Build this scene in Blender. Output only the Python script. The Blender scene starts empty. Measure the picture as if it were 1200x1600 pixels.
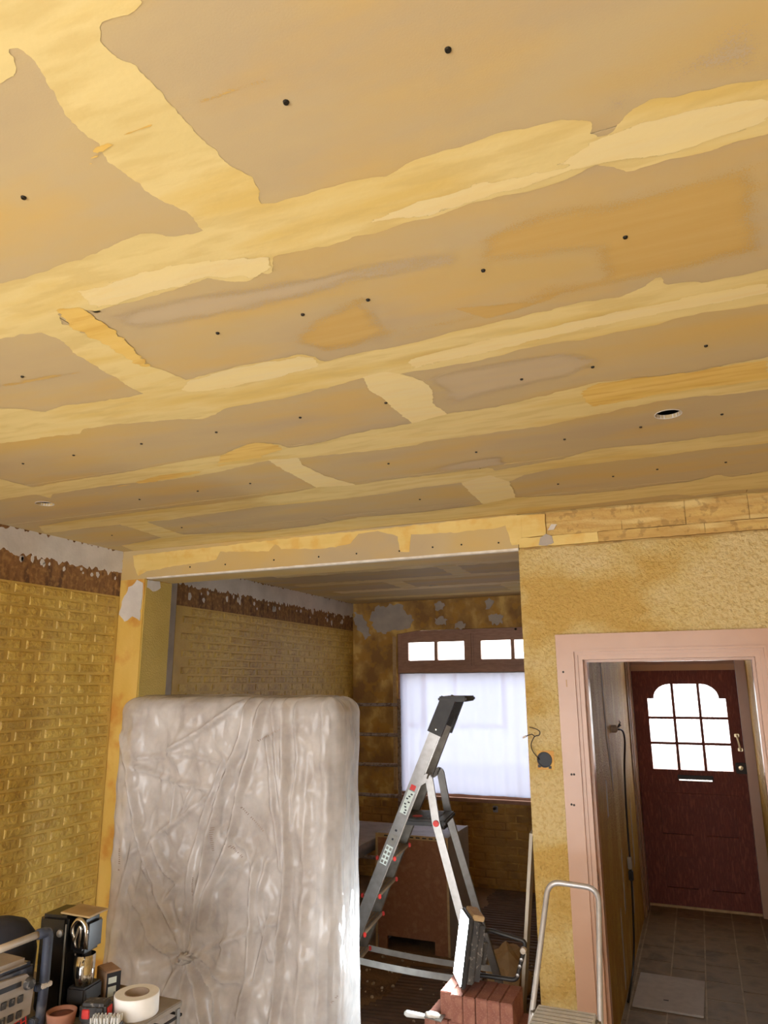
import bpy, bmesh, math, random
import numpy as np
from mathutils import Vector, Matrix, noise
random.seed(7)
S = bpy.context.scene
C = S.collection
PI = math.pi

# ------------------------------------------------------------------ camera
FPX, CAMH = 1130.0, 1.92
YAW, PITCH, ROLL = math.radians(22.822), math.radians(13.366), math.radians(-0.353)
_f = Vector((-math.sin(YAW)*math.cos(PITCH), math.cos(YAW)*math.cos(PITCH), math.sin(PITCH)))
_r0 = Vector((math.cos(YAW), math.sin(YAW), 0)); _u0 = _r0.cross(_f)
_r = _r0*math.cos(ROLL)+_u0*math.sin(ROLL); _u = -_r0*math.sin(ROLL)+_u0*math.cos(ROLL)
cd = bpy.data.cameras.new('camera'); cam = bpy.data.objects.new('camera', cd); C.objects.link(cam)
cd.sensor_fit = 'VERTICAL'; cd.sensor_height = 36; cd.sensor_width = 27; cd.lens = 36*FPX/1600
cd.clip_start = .05; cd.clip_end = 200
cam.matrix_world = Matrix(((_r.x,_u.x,-_f.x,0),(_r.y,_u.y,-_f.y,0),(_r.z,_u.z,-_f.z,CAMH),(0,0,0,1)))
S.camera = cam
def W(px, py, X=None, Y=None, Z=None):
    """world point where the line of sight of a photo pixel meets the plane X=, Y= or Z="""
    d = _r*((px-600)/FPX) + _u*(-(py-800)/FPX) + _f
    if X is not None: t = X/d.x
    elif Y is not None: t = Y/d.y
    else: t = (Z-CAMH)/d.z
    return Vector((d.x*t, d.y*t, d.z*t+CAMH))

# ------------------------------------------------------------------ world, exposure
w = bpy.data.worlds.new('sky'); S.world = w; w.use_nodes = True
bg = w.node_tree.nodes['Background']
bg.inputs[0].default_value = (.97, .98, 1.0, 1); bg.inputs[1].default_value = 9.0
S.view_settings.view_transform = 'Standard'; S.view_settings.look = 'None'
S.view_settings.gamma = 1; S.view_settings.exposure = 0.24
S.cycles.diffuse_bounces = 8
try: S.view_settings.use_curve_mapping = False
except Exception: pass

sd = bpy.data.lights.new('sun', 'SUN'); sun = bpy.data.objects.new('sun', sd); C.objects.link(sun)
sd.energy = 10.5; sd.angle = math.radians(.6); sd.color = (1, .97, .92)
sun.rotation_euler = Vector((-.12, 1, -.74)).to_track_quat('-Z', 'Y').to_euler()   # shines in from the garden side, behind the camera

# room sizes
XL, XR, YB, YF, YR, ZC = -3.5, 1.3, 7.4, 3.76, -1.7, 2.80
ZB = 2.605            # underside of the beam
XP, XH, XHR = -.81, -.60, .40   # pier edge, hall faces
def portal(name, loc, rot, sx, sy):
    l = bpy.data.lights.new(name, 'AREA'); l.shape = 'RECTANGLE'; l.size = sx; l.size_y = sy
    try: l.cycles.is_portal = True
    except Exception: pass
    o = bpy.data.objects.new(name, l); C.objects.link(o); o.location = loc; o.rotation_euler = rot
portal('portal_garden', (-1.25, YR-.2, 1.28), (PI/2,0,0), 3.9, 2.4)
portal('portal_window', (-2.11, 7.75, 1.63), (-PI/2,0,0), 1.72, 1.66)
portal('portal_front_door', (-.12, 7.75, 1.5), (-PI/2,0,0), 1.0, 2.2)

# ------------------------------------------------------------------ materials
def lin(c):
    return tuple(((v/255)/12.92 if v/255 <= .04045 else (((v/255)+.055)/1.055)**2.4) for v in c)+(1,)
MATS = {}
def mat(name, cols, rough=.6, metal=0, scale=6, stretch=(1,1,1), lo=.35, hi=.65, bump=0, bscale=60, spec=.5,
        cols2=None, scale2=30, f2=.5, detail=6, bdist=.004, coord='pos', **kw):
    """procedural surface: two colours mixed by stretched noise, a second fine layer, noise relief"""
    m = bpy.data.materials.new(name); m.use_nodes = True; MATS[name] = m
    n, l = m.node_tree.nodes, m.node_tree.links
    b = n['Principled BSDF']; b.inputs['Roughness'].default_value = rough; b.inputs['Metallic'].default_value = metal
    b.inputs['Specular IOR Level'].default_value = spec
    if isinstance(cols[0], (int, float)): cols = [cols]
    if coord == 'pos': src = n.new('ShaderNodeNewGeometry').outputs['Position']
    else: src = n.new('ShaderNodeTexCoord').outputs['Object']
    mp = n.new('ShaderNodeMapping'); l.new(src, mp.inputs[0]); mp.inputs['Scale'].default_value = stretch
    col = None
    if len(cols) > 1:
        t = n.new('ShaderNodeTexNoise'); t.inputs['Scale'].default_value = scale; t.inputs['Detail'].default_value = detail
        l.new(mp.outputs[0], t.inputs['Vector'])
        r = n.new('ShaderNodeValToRGB'); l.new(t.outputs['Fac'], r.inputs[0])
        e = r.color_ramp.elements; e[0].position = lo; e[0].color = lin(cols[0]); e[1].position = hi; e[1].color = lin(cols[-1])
        for i, c in enumerate(cols[1:-1]):
            x = e.new(lo+(hi-lo)*(i+1)/(len(cols)-1)); x.color = lin(c)
        col = r.outputs[0]
    else:
        b.inputs['Base Color'].default_value = lin(cols[0])
    if cols2:
        t2 = n.new('ShaderNodeTexNoise'); t2.inputs['Scale'].default_value = scale2; t2.inputs['Detail'].default_value = 5
        l.new(mp.outputs[0] if kw.get('s2') else src, t2.inputs['Vector'])
        r2 = n.new('ShaderNodeValToRGB'); l.new(t2.outputs['Fac'], r2.inputs[0])
        r2.color_ramp.elements[0].position = kw.get('lo2', .5); r2.color_ramp.elements[1].position = kw.get('hi2', .62)
        r2.color_ramp.elements[0].color = (0,0,0,1); r2.color_ramp.elements[1].color = (f2,f2,f2,1)
        mx = n.new('ShaderNodeMixRGB'); l.new(r2.outputs[0], mx.inputs[0]); mx.inputs[2].default_value = lin(cols2)
        if col: l.new(col, mx.inputs[1])
        else: mx.inputs[1].default_value = lin(cols[0])
        col = mx.outputs[0]
    if col: l.new(col, b.inputs['Base Color'])
    if bump:
        t3 = n.new('ShaderNodeTexNoise'); t3.inputs['Scale'].default_value = bscale; t3.inputs['Detail'].default_value = 4
        l.new(src, t3.inputs['Vector'])
        bp = n.new('ShaderNodeBump'); bp.inputs['Strength'].default_value = bump; bp.inputs['Distance'].default_value = bdist
        l.new(t3.outputs['Fac'], bp.inputs['Height']); l.new(bp.outputs[0], b.inputs['Normal'])
    return m
M = MATS
mat('board', [(178,156,118),(186,163,118),(192,162,100)], .75, scale=1.3, stretch=(.8,2.6,1), cols2=(200,162,82), scale2=2.1, f2=.55, lo2=.5, hi2=.68, s2=True, bump=.15, bscale=300, bdist=.001)
mat('compound', [(210,187,124),(217,194,131),(210,180,104)], .7, scale=3, stretch=(.6,3,1), cols2=(196,168,102), scale2=9, f2=.45, s2=True, bump=.25, bscale=60, bdist=.002)
mat('compound_pale', [(220,200,148),(224,202,140)], .7, scale=4, stretch=(.6,4,1), cols2=(220,194,132), scale2=9, f2=.5, s2=True, bump=.2, bscale=60, bdist=.002)
mat('compound_ochre', [(214,176,88),(222,188,106)], .7, scale=4, stretch=(.6,5,1), cols2=(200,154,70), scale2=9, f2=.55, s2=True, bump=.2, bscale=60, bdist=.002)
mat('stain', [(194,160,94),(190,154,84)], .75, scale=5, stretch=(.5,6,1), bump=.1, bscale=200, bdist=.001)
mat('stain_pale', [(186,164,126),(182,162,130)], .75, scale=5, stretch=(.5,4,1), bump=.1, bscale=200, bdist=.001)
mat('screw', (40,34,24), .5, .6)
mat('void', (60,52,46), .9)
mat('white_edge', [(226,218,206),(206,196,180)], .8, scale=20, bump=.3, bscale=80)
mat('brick_yellow', [(184,148,64),(204,170,82),(178,146,72)], .42, scale=3.2, cols2=(150,112,46), scale2=26, f2=.45, bump=.9, bscale=42, bdist=.012)
mat('brick_backing', [(184,150,70),(200,166,84)], .5, scale=5, bump=.6, bscale=50, bdist=.006)
mat('brick_brown', [(158,118,62),(180,138,72),(132,98,54)], .7, scale=3.5, cols2=(168,124,54), scale2=12, f2=.6, bump=.8, bscale=45, bdist=.01)
mat('brown_glue', [(112,76,40),(134,94,52),(92,60,34)], .8, scale=9, stretch=(1,2.5,.7), cols2=(170,128,72), scale2=30, f2=.5, bump=.5, bscale=60)
mat('plaster_white', [(206,198,188),(190,182,172)], .85, scale=6, bump=.35, bscale=50)
mat('plaster_grey', [(176,164,150),(160,150,138)], .85, scale=8, bump=.4, bscale=50)
mat('stucco', [(196,160,84),(208,182,118),(212,188,132)], .45, scale=1.7, stretch=(1,1,1.8), lo=.42, hi=.56, cols2=(180,140,66), scale2=55, f2=.4, bump=1.0, bscale=62, bdist=.022)
mat('stucco_olive', [(178,150,68),(190,160,80)], .6, scale=6, bump=.9, bscale=110, bdist=.006)
mat('pier_yellow', [(208,168,76),(218,180,92)], .6, scale=7, stretch=(1,1,.4), cols2=(186,112,26), scale2=5, f2=.6, bump=.3, bscale=60)
mat('beam_paint', [(212,182,104),(220,192,118)], .65, scale=6, stretch=(.5,1,3), cols2=(206,152,54), scale2=8, f2=.5, bump=.3, bscale=50)
mat('wood_raw', [(200,166,96),(184,146,78),(208,180,116)], .75, scale=5, stretch=(.6,1,4), cols2=(110,78,40), scale2=20, f2=.35, lo2=.58, bump=.8, bscale=45, bdist=.008)
mat('wood_dark', (78,50,26), .8)
mat('frame_pink', [(180,140,112),(186,146,118)], .28, scale=5, spec=.5)
mat('frame_matt', [(180,140,112),(186,146,118)], .6, scale=5, spec=.25)
mat('window_wood', [(166,124,100),(150,110,88)], .5, scale=14, stretch=(1,1,4), bump=.2, bscale=60)
mat('casing_brown', [(150,104,56),(122,82,46),(168,122,64)], .35, scale=10, stretch=(6,6,.6))
mat('hall_paint', [(192,156,74),(176,136,56),(204,172,98)], .58, spec=.2, scale=3, stretch=(2,2,.6), cols2=(156,110,40), scale2=34, f2=.4, bump=1.0, bscale=70, bdist=.014)
mat('door_wood', [(124,62,48),(106,52,40),(136,72,56)], .6, spec=.25, scale=22, stretch=(3,1,.5), bump=.15, bscale=80)
mat('brass', (196,176,140), .3, .9)
mat('iron', (44,38,34), .45, .8)
mat('tile', [(120,102,80),(138,118,92),(108,90,70)], .6, spec=.3, scale=5, stretch=(1,1,1), cols2=(126,112,94), scale2=18, f2=.4, bump=.25, bscale=60)
mat('grout', [(176,156,128),(150,132,106)], .85, scale=12)
mat('floor_dirt', [(124,98,72),(146,116,86),(108,84,64)], .9, scale=3, cols2=(138,108,80), scale2=28, f2=.5, bump=.8, bscale=50, bdist=.01)
mat('ridge', [(108,82,64),(92,70,54)], .75, scale=8, bump=.3, bscale=60)
mat('floor_front', [(176,168,154),(160,150,136)], .85, scale=3)
mat('rubble', [(196,182,160),(150,126,98)], .9, scale=40)
mat('alu', [(150,146,142),(138,134,130)], .36, .9, scale=30, stretch=(1,1,1))
mat('alu_light', [(198,196,196),(184,182,184)], .4, .55, scale=30)
mat('alu_lit', [(226,230,236),(210,216,224),(232,234,238)], .5, 0, scale=26)  # stool platform: reflected light put into a pale bluish base colour
mat('alu_dull', [(150,146,138),(128,122,114)], .45, .85, scale=20)
mat('steel_bright', (206,202,196), .12, 1)
mat('black_plastic', [(34,31,30),(44,40,38)], .5, scale=20)
mat('black_gloss', [(16,15,15),(40,34,28)], .25, scale=7, lo=.45, hi=.75)
mat('dusty_black', [(48,46,46),(70,66,62)], .6, scale=14, cols2=(150,142,132), scale2=60, f2=.6, lo2=.58, hi2=.66)
mat('red', (214,58,52), .5)
mat('step_tan', [(164,140,112),(148,124,98)], .55, .2, scale=20)
mat('label_white', (206,214,206), .5)
mat('ink', (40,42,48), .6)
mat('rust_tube', [(140,120,108),(166,152,142),(116,94,82)], .6, .3, scale=26, bump=.4, bscale=80)
mat('hardboard', [(146,98,68),(136,90,60),(154,106,74)], .75, scale=20, cols2=(124,80,54), scale2=160, f2=.4)
mat('chip_edge', [(186,156,112),(170,138,94)], .7, scale=30)
mat('cab_white', [(172,164,158),(158,150,144)], .55, scale=8)
mat('table_grey', [(168,160,164),(152,144,150)], .5, scale=6, stretch=(1,1,1), cols2=(130,122,124), scale2=14, f2=.4)
mat('strap', [(168,166,162),(148,146,142)], .6, scale=20)
mat('paver', [(150,98,80),(138,88,74),(164,112,92)], .85, scale=9, cols2=(176,136,116), scale2=160, f2=.35, lo2=.56, bump=.4, bscale=90, coord='obj')
mat('paper_bag', [(190,158,116),(172,140,100)], .75, scale=10, bump=.3, bscale=30)
mat('white_plastic', [(226,226,222),(208,210,210)], .45, scale=20)
mat('plank_white', [(196,186,170),(180,168,150)], .7, scale=12, stretch=(1,1,.3))
mat('cover_board', [(176,166,156),(166,156,146)], .7, scale=20)
mat('cable', (38,30,26), .5)
mat('navy', [(52,58,74),(40,44,58)], .6, scale=12, cols2=(120,118,120), scale2=18, f2=.45)
mat('radio_grey', [(160,148,136),(140,130,120)], .6, scale=12)
mat('tube_grey', [(196,184,170),(176,164,150)], .45, scale=14)
mat('cap_black', [(34,34,42),(44,44,54)], .85, scale=14, bump=.2)
mat('lid_gold', [(176,150,106),(150,124,84)], .4, .3, scale=14)
mat('tape_white', [(236,234,230),(228,226,222)], .6, scale=20)
mat('tape_core', (156,138,124), .8)
mat('clay', [(168,116,92),(150,100,78)], .8, scale=14)
mat('clay_fill', [(116,66,50),(96,52,42)], .9, scale=30)
mat('dusty_metal', [(140,126,110),(116,104,92)], .6, .2, scale=14, cols2=(170,156,138), scale2=40, f2=.5)
mat('bench_top', [(150,140,128),(132,120,106)], .7, scale=9, cols2=(120,90,50), scale2=6, f2=.5, lo2=.55)
mat('card', [(170,138,112),(150,118,96)], .7, scale=14)
mat('inner_cab', [(178,166,156),(158,146,136)], .6, scale=2, stretch=(1,1,.5))
mat('print_ink', (140,126,118), .6)
mat('ext_brick', [(168,96,78),(146,80,66)], .8, scale=8)
mat('ext_ground', [(170,166,158),(150,146,140)], .9, scale=2)
mat('ext_white', (226,226,226), .7)

def special(name):
    m = bpy.data.materials.new(name); m.use_nodes = True; MATS[name] = m
    n = m.node_tree.nodes; n.clear(); return m, n, m.node_tree.links
# clear and figured glass, thin
for nm, tr, rg in (('glass', .92, .03), ('glass_figured', .85, .12)):
    m, n, l = special(nm)
    o = n.new('ShaderNodeOutputMaterial'); mx = n.new('ShaderNodeMixShader'); t = n.new('ShaderNodeBsdfTransparent'); g = n.new('ShaderNodeBsdfGlossy')
    mx.inputs[0].default_value = .06; t.inputs[0].default_value = (tr,tr,tr,1); g.inputs['Roughness'].default_value = rg
    l.new(t.outputs[0], mx.inputs[1]); l.new(g.outputs[0], mx.inputs[2])
    if nm == 'glass_figured':
        d = n.new('ShaderNodeBsdfTranslucent'); d.inputs[0].default_value = (.9,.9,.88,1)
        vz = n.new('ShaderNodeTexVoronoi'); vz.inputs['Scale'].default_value = 42
        gp = n.new('ShaderNodeNewGeometry'); l.new(gp.outputs['Position'], vz.inputs['Vector'])
        rp = n.new('ShaderNodeValToRGB'); l.new(vz.outputs['Distance'], rp.inputs[0])
        rp.color_ramp.elements[0].color = (.75,.75,.75,1); rp.color_ramp.elements[0].position = .1
        rp.color_ramp.elements[1].color = (.25,.25,.25,1); rp.color_ramp.elements[1].position = .5
        m2 = n.new('ShaderNodeMixShader'); l.new(rp.outputs[0], m2.inputs[0])
        l.new(mx.outputs[0], m2.inputs[1]); l.new(d.outputs[0], m2.inputs[2]); l.new(m2.outputs[0], o.inputs[0])
    else: l.new(mx.outputs[0], o.inputs[0])
# net curtain
m, n, l = special('net')
o = n.new('ShaderNodeOutputMaterial'); t = n.new('ShaderNodeBsdfTransparent'); d = n.new('ShaderNodeBsdfTranslucent'); df = n.new('ShaderNodeBsdfDiffuse')
d.inputs[0].default_value = (.20,.22,.29,1); df.inputs[0].default_value = (.7,.72,.8,1)
a = n.new('ShaderNodeMixShader'); a.inputs[0].default_value = .25; l.new(d.outputs[0], a.inputs[1]); l.new(df.outputs[0], a.inputs[2])
b_ = n.new('ShaderNodeMixShader'); b_.inputs[0].default_value = .965; l.new(t.outputs[0], b_.inputs[1]); l.new(a.outputs[0], b_.inputs[2]); l.new(b_.outputs[0], o.inputs[0])
# dust sheet film
m, n, l = special('film')
o = n.new('ShaderNodeOutputMaterial'); t = n.new('ShaderNodeBsdfTransparent'); t.inputs[0].default_value = (.93,.92,.92,1)
p = n.new('ShaderNodeBsdfPrincipled'); p.inputs['Base Color'].default_value = (.80,.77,.755,1); p.inputs['Roughness'].default_value = .11
p.inputs['Specular IOR Level'].default_value = .7
tl = n.new('ShaderNodeBsdfTranslucent'); tl.inputs[0].default_value = (.72,.70,.69,1)
a = n.new('ShaderNodeMixShader'); a.inputs[0].default_value = .35; l.new(p.outputs[0], a.inputs[1]); l.new(tl.outputs[0], a.inputs[2])
gp = n.new('ShaderNodeNewGeometry'); nz = n.new('ShaderNodeTexNoise'); nz.inputs['Scale'].default_value = 5; nz.inputs['Detail'].default_value = 5
l.new(gp.outputs['Position'], nz.inputs['Vector'])
rp = n.new('ShaderNodeValToRGB'); l.new(nz.outputs['Fac'], rp.inputs[0]); rp.color_ramp.elements[0].position = .35; rp.color_ramp.elements[1].position = .68
rp.color_ramp.elements[0].color = (.4,.4,.4,1); rp.color_ramp.elements[1].color = (.82,.82,.82,1)
mpf = n.new('ShaderNodeMapping'); mpf.inputs['Scale'].default_value = (1,1,.45); mpf.inputs['Rotation'].default_value = (0,.25,0); l.new(gp.outputs['Position'], mpf.inputs[0])
n2 = n.new('ShaderNodeTexVoronoi'); n2.feature = 'DISTANCE_TO_EDGE'; n2.inputs['Scale'].default_value = 7
nw = n.new('ShaderNodeTexNoise'); nw.inputs['Scale'].default_value = 6; nw.inputs['Detail'].default_value = 3; l.new(mpf.outputs[0], nw.inputs['Vector'])
va = n.new('ShaderNodeVectorMath'); va.operation = 'MULTIPLY_ADD'; l.new(nw.outputs['Color'], va.inputs[0]); va.inputs[1].default_value = (.25,.25,.25); l.new(mpf.outputs[0], va.inputs[2]); l.new(va.outputs[0], n2.inputs['Vector'])
bp = n.new('ShaderNodeBump'); bp.inputs['Strength'].default_value = .55; bp.inputs['Distance'].default_value = .03
l.new(n2.outputs['Distance'], bp.inputs['Height']); l.new(bp.outputs[0], p.inputs['Normal'])
b_ = n.new('ShaderNodeMixShader'); l.new(rp.outputs[0], b_.inputs[0]); l.new(t.outputs[0], b_.inputs[1]); l.new(a.outputs[0], b_.inputs[2]); l.new(b_.outputs[0], o.inputs[0])
# lit face of the work light
m, n, l = special('led')
o = n.new('ShaderNodeOutputMaterial'); e = n.new('ShaderNodeEmission'); e.inputs[0].default_value = (.82,.93,1,1); e.inputs[1].default_value = 75; l.new(e.outputs[0], o.inputs[0])

# ------------------------------------------------------------------ mesh helpers
def V(*a): return Vector(a)
def obj(name, bm, m, parent=None, smooth=False):
    me = bpy.data.meshes.new(name); bmesh.ops.recalc_face_normals(bm, faces=bm.faces[:]); bm.to_mesh(me); bm.free()
    if smooth:
        for f in me.polygons: f.use_smooth = True
    me.materials.append(M[m]); o = bpy.data.objects.new(name, me); C.objects.link(o)
    if parent: o.parent = parent
    return o
def tag(o, label, cat, group=None):
    o['label'] = label; o['category'] = cat
    if group: o['group'] = group
    return o
def empty(name, label=None, cat=None, group=None, loc=(0,0,0), rz=0):
    o = bpy.data.objects.new(name, None); C.objects.link(o); o.location = loc; o.rotation_euler = (0,0,rz); o.empty_display_size = .05
    if label: tag(o, label, cat, group)
    return o
def struct(o, label=None, cat=None):
    o['kind'] = 'structure'
    if label: o['label'] = label; o['category'] = cat
    return o
def stuff(o): o['kind'] = 'stuff'; return o
def box(bm, x0, x1, y0, y1, z0, z1, bevel=0, mtx=None):
    r = bmesh.ops.create_cube(bm, size=1); vs = r['verts']
    for v in vs: v.co = Vector(((x0+x1)/2+v.co.x*(x1-x0), (y0+y1)/2+v.co.y*(y1-y0), (z0+z1)/2+v.co.z*(z1-z0)))
    if bevel:
        es = list({e for v in vs for e in v.link_edges})
        rb = bmesh.ops.bevel(bm, geom=es, offset=bevel, segments=2, affect='EDGES', clamp_overlap=True); vs = list({v for f in rb['faces'] for v in f.verts} | {v for v in vs if v.is_valid})
    if mtx: bmesh.ops.transform(bm, matrix=mtx, verts=vs)
    return vs
def bx(name, m, parent, x0, x1, y0, y1, z0, z1, bevel=0, mtx=None):
    bm = bmesh.new(); box(bm, x0, x1, y0, y1, z0, z1, bevel, mtx); return obj(name, bm, m, parent)
def bar(bm, a, b, wx, wy, up=V(0,0,1)):
    """rectangular bar from a to b: wx across (perpendicular to up), wy along the projected up"""
    a, b = Vector(a), Vector(b); d = (b-a).normalized(); s = d.cross(up)
    s = s.normalized() if s.length > 1e-4 else V(1,0,0); t = s.cross(d)
    q = []
    for p in (a, b):
        for i, j in ((-1,-1),(1,-1),(1,1),(-1,1)): q.append(bm.verts.new(p+s*i*wx/2+t*j*wy/2))
    for f in ((0,1,2,3),(7,6,5,4),(0,4,5,1),(1,5,6,2),(2,6,7,3),(3,7,4,0)): bm.faces.new([q[i] for i in f])
def tube(bm, pts, r, n=8, closed=False):
    pts = [Vector(p) for p in pts]; rings = []; N = len(pts)
    prev = None
    for i, p in enumerate(pts):
        a = pts[(i-1) % N] if (i > 0 or closed) else p; b = pts[(i+1) % N] if (i < N-1 or closed) else p
        d = (b-a).normalized()
        if prev is None: s = d.cross(V(0,0,1)); s = s.normalized() if s.length > 1e-3 else V(1,0,0)
        else: s = (prev-d*prev.dot(d)).normalized()
        prev = s; t = d.cross(s)
        rr = r[i] if isinstance(r, (list,tuple)) else r
        rings.append([bm.verts.new(p+(s*math.cos(2*PI*k/n)+t*math.sin(2*PI*k/n))*rr) for k in range(n)])
    for i in range(N if closed else N-1):
        A, B = rings[i], rings[(i+1) % N]
        for k in range(n): bm.faces.new((A[k], A[(k+1)%n], B[(k+1)%n], B[k]))
    if not closed:
        bm.faces.new(rings[0][::-1]); bm.faces.new(rings[-1])
def round_path(pts, rad, seg=5):
    pts = [Vector(p) for p in pts]; out = [pts[0]]
    for a, b, c in zip(pts, pts[1:], pts[2:]):
        u, v = (a-b), (c-b); k = min(rad, u.length*.45, v.length*.45); p, q = b+u.normalized()*k, b+v.normalized()*k
        for i in range(seg+1):
            t = i/seg; out.append(p*(1-t)**2+b*2*t*(1-t)+q*t*t)
    out.append(pts[-1]); return out
def lathe(bm, prof, n=24, mtx=None):
    rings = []
    vs = []
    for r, z in prof:
        ring = [bm.verts.new((r*math.cos(2*PI*k/n), r*math.sin(2*PI*k/n), z)) for k in range(n)] if r > 1e-6 else [bm.verts.new((0,0,z))]
        rings.append(ring); vs += ring
    for A, B in zip(rings, rings[1:]):
        for k in range(n):
            if len(A) == 1 and len(B) == 1: continue
            if len(A) == 1: bm.faces.new((A[0], B[k], B[(k+1)%n]))
            elif len(B) == 1: bm.faces.new((A[k], A[(k+1)%n], B[0]))
            else: bm.faces.new((A[k], A[(k+1)%n], B[(k+1)%n], B[k]))
    if mtx: bmesh.ops.transform(bm, matrix=mtx, verts=vs)
def poly(bm, loops, to3, off):
    """filled plate: loops of 2-d points (first outline, others holes), mapped by to3, thickness vector off"""
    sides = []
    for layer in (0, 1):
        es = []
        for lp in loops:
            vs = [bm.verts.new(to3(*p)+off*layer) for p in lp]
            sides.append((layer, vs))
            es += [bm.edges.new((vs[i], vs[(i+1)%len(vs)])) for i in range(len(vs))]
        bmesh.ops.triangle_fill(bm, edges=es, use_beauty=True)
    h = len(loops)
    for i in range(h):
        a, b = sides[i][1], sides[h+i][1]
        for k in range(len(a)): bm.faces.new((a[k], a[(k+1)%len(a)], b[(k+1)%len(a)], b[k]))
def rough_loop(pts, step=.03, amp=.004, seed=0):
    out = []; n = len(pts)
    for i in range(n):
        a, b = Vector(pts[i]), Vector(pts[(i+1)%n]); L = (b-a).length; k = max(1, int(L/step))
        nr = Vector((-(b-a).y, (b-a).x)).normalized() if L > 1e-6 else Vector((0,0))
        for j in range(k):
            p = a+(b-a)*j/k; q = noise.noise(Vector((p.x*34, p.y*34, seed*3.7)))+.6*noise.noise(Vector((p.x*90, p.y*90, seed*1.7)))
            out.append(p+nr*q*amp)
    return out
def loft_plate(name, m, parent, pts, to3, off, step=.03, amp=.004, seed=0):
    bm = bmesh.new(); poly(bm, [rough_loop([Vector(p) for p in pts], step, amp, seed)], to3, off); return obj(name, bm, m, parent)

def feather(m, soft=False):
    n, l = m.node_tree.nodes, m.node_tree.links; out = n['Material Output']; b = n['Principled BSDF']
    at = n.new('ShaderNodeAttribute'); at.attribute_name = 'cover'
    nz = n.new('ShaderNodeTexNoise'); nz.inputs['Scale'].default_value = 38; nz.inputs['Detail'].default_value = 6
    mp = n.new('ShaderNodeMapping'); mp.inputs['Scale'].default_value = (.35,1.3,1); g = n.new('ShaderNodeNewGeometry'); l.new(g.outputs['Position'], mp.inputs[0]); l.new(mp.outputs[0], nz.inputs['Vector'])
    ad = n.new('ShaderNodeMath'); ad.operation = 'MULTIPLY_ADD'; ad.inputs[1].default_value = 1.15; l.new(nz.outputs['Fac'], ad.inputs[0]); l.new(at.outputs['Fac'], ad.inputs[2])
    rp = n.new('ShaderNodeMapRange'); rp.inputs['From Min'].default_value = .60; rp.inputs['From Max'].default_value = .61; l.new(ad.outputs[0], rp.inputs['Value'])
    if m.name.startswith('stain') or soft:      # worn glaze: broken up by the grain of the card
        n3 = n.new('ShaderNodeTexNoise'); n3.inputs['Scale'].default_value = 320; n3.inputs['Detail'].default_value = 2; l.new(g.outputs['Position'], n3.inputs['Vector'])
        a3 = n.new('ShaderNodeMath'); a3.operation = 'MULTIPLY_ADD'; a3.inputs[1].default_value = 1.6; l.new(n3.outputs['Fac'], a3.inputs[0])
        s3 = n.new('ShaderNodeMath'); s3.operation = 'SUBTRACT'; s3.inputs[1].default_value = .8; l.new(ad.outputs[0], s3.inputs[0]); l.new(s3.outputs[0], a3.inputs[2])
        l.new(a3.outputs[0], rp.inputs['Value']); ad.inputs[1].default_value = .7; rp.inputs['From Min'].default_value = .80; rp.inputs['From Max'].default_value = .82
    l.new(rp.outputs[0], b.inputs['Alpha'])
for _m in ('compound','compound_pale','compound_ochre','stain','stain_pale'):
    _c = M[_m].copy(); MATS['skim_'+_m] = _c; feather(_c)
def skim(name, m, parent, pts, to3, step, amp, seed, inset=.016, cell=.014):
    """thin skim coat: a fine grid over the outline; 'cover' rises from 0 at the outline to 1 at depth inset"""
    lp = np.array([tuple(p) for p in rough_loop([Vector(p) for p in pts], step, amp, seed)])
    a, b = lp, np.roll(lp, -1, 0)
    x = np.arange(lp[:,0].min()-cell, lp[:,0].max()+cell*2, cell); y = np.arange(lp[:,1].min()-cell, lp[:,1].max()+cell*2, cell)
    gx, gy = np.meshgrid(x, y); P = np.stack([gx.ravel(), gy.ravel()], 1)
    best = np.full(len(P), 1e9); ins = np.zeros(len(P), bool)
    for (ax, ay), (bx_, by) in zip(a, b):
        dx, dy = bx_-ax, by-ay; L = dx*dx+dy*dy+1e-12
        t = np.clip(((P[:,0]-ax)*dx+(P[:,1]-ay)*dy)/L, 0, 1)
        best = np.minimum(best, (P[:,0]-ax-t*dx)**2+(P[:,1]-ay-t*dy)**2)
        if ay != by:
            c = ((ay > P[:,1]) != (by > P[:,1])) & (P[:,0] < dx*(P[:,1]-ay)/(by-ay)+ax); ins ^= c
    d = np.sqrt(best)*np.where(ins, 1, -1); cov = np.clip(d/inset, -.6, 1).reshape(gx.shape)
    live = cov > -.5
    bm = bmesh.new(); lay = bm.verts.layers.float.new('cover'); vm = {}
    def vt(r, c):
        if (r, c) not in vm:
            v = bm.verts.new(to3(float(x[c]), float(y[r]))); v[lay] = float(cov[r,c]); vm[(r,c)] = v
        return vm[(r,c)]
    for r in range(len(y)-1):
        for c in range(len(x)-1):
            if live[r:r+2,c:c+2].any(): bm.faces.new((vt(r,c),vt(r,c+1),vt(r+1,c+1),vt(r+1,c)))
    return obj(name, bm, 'skim_'+m, parent)
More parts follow.
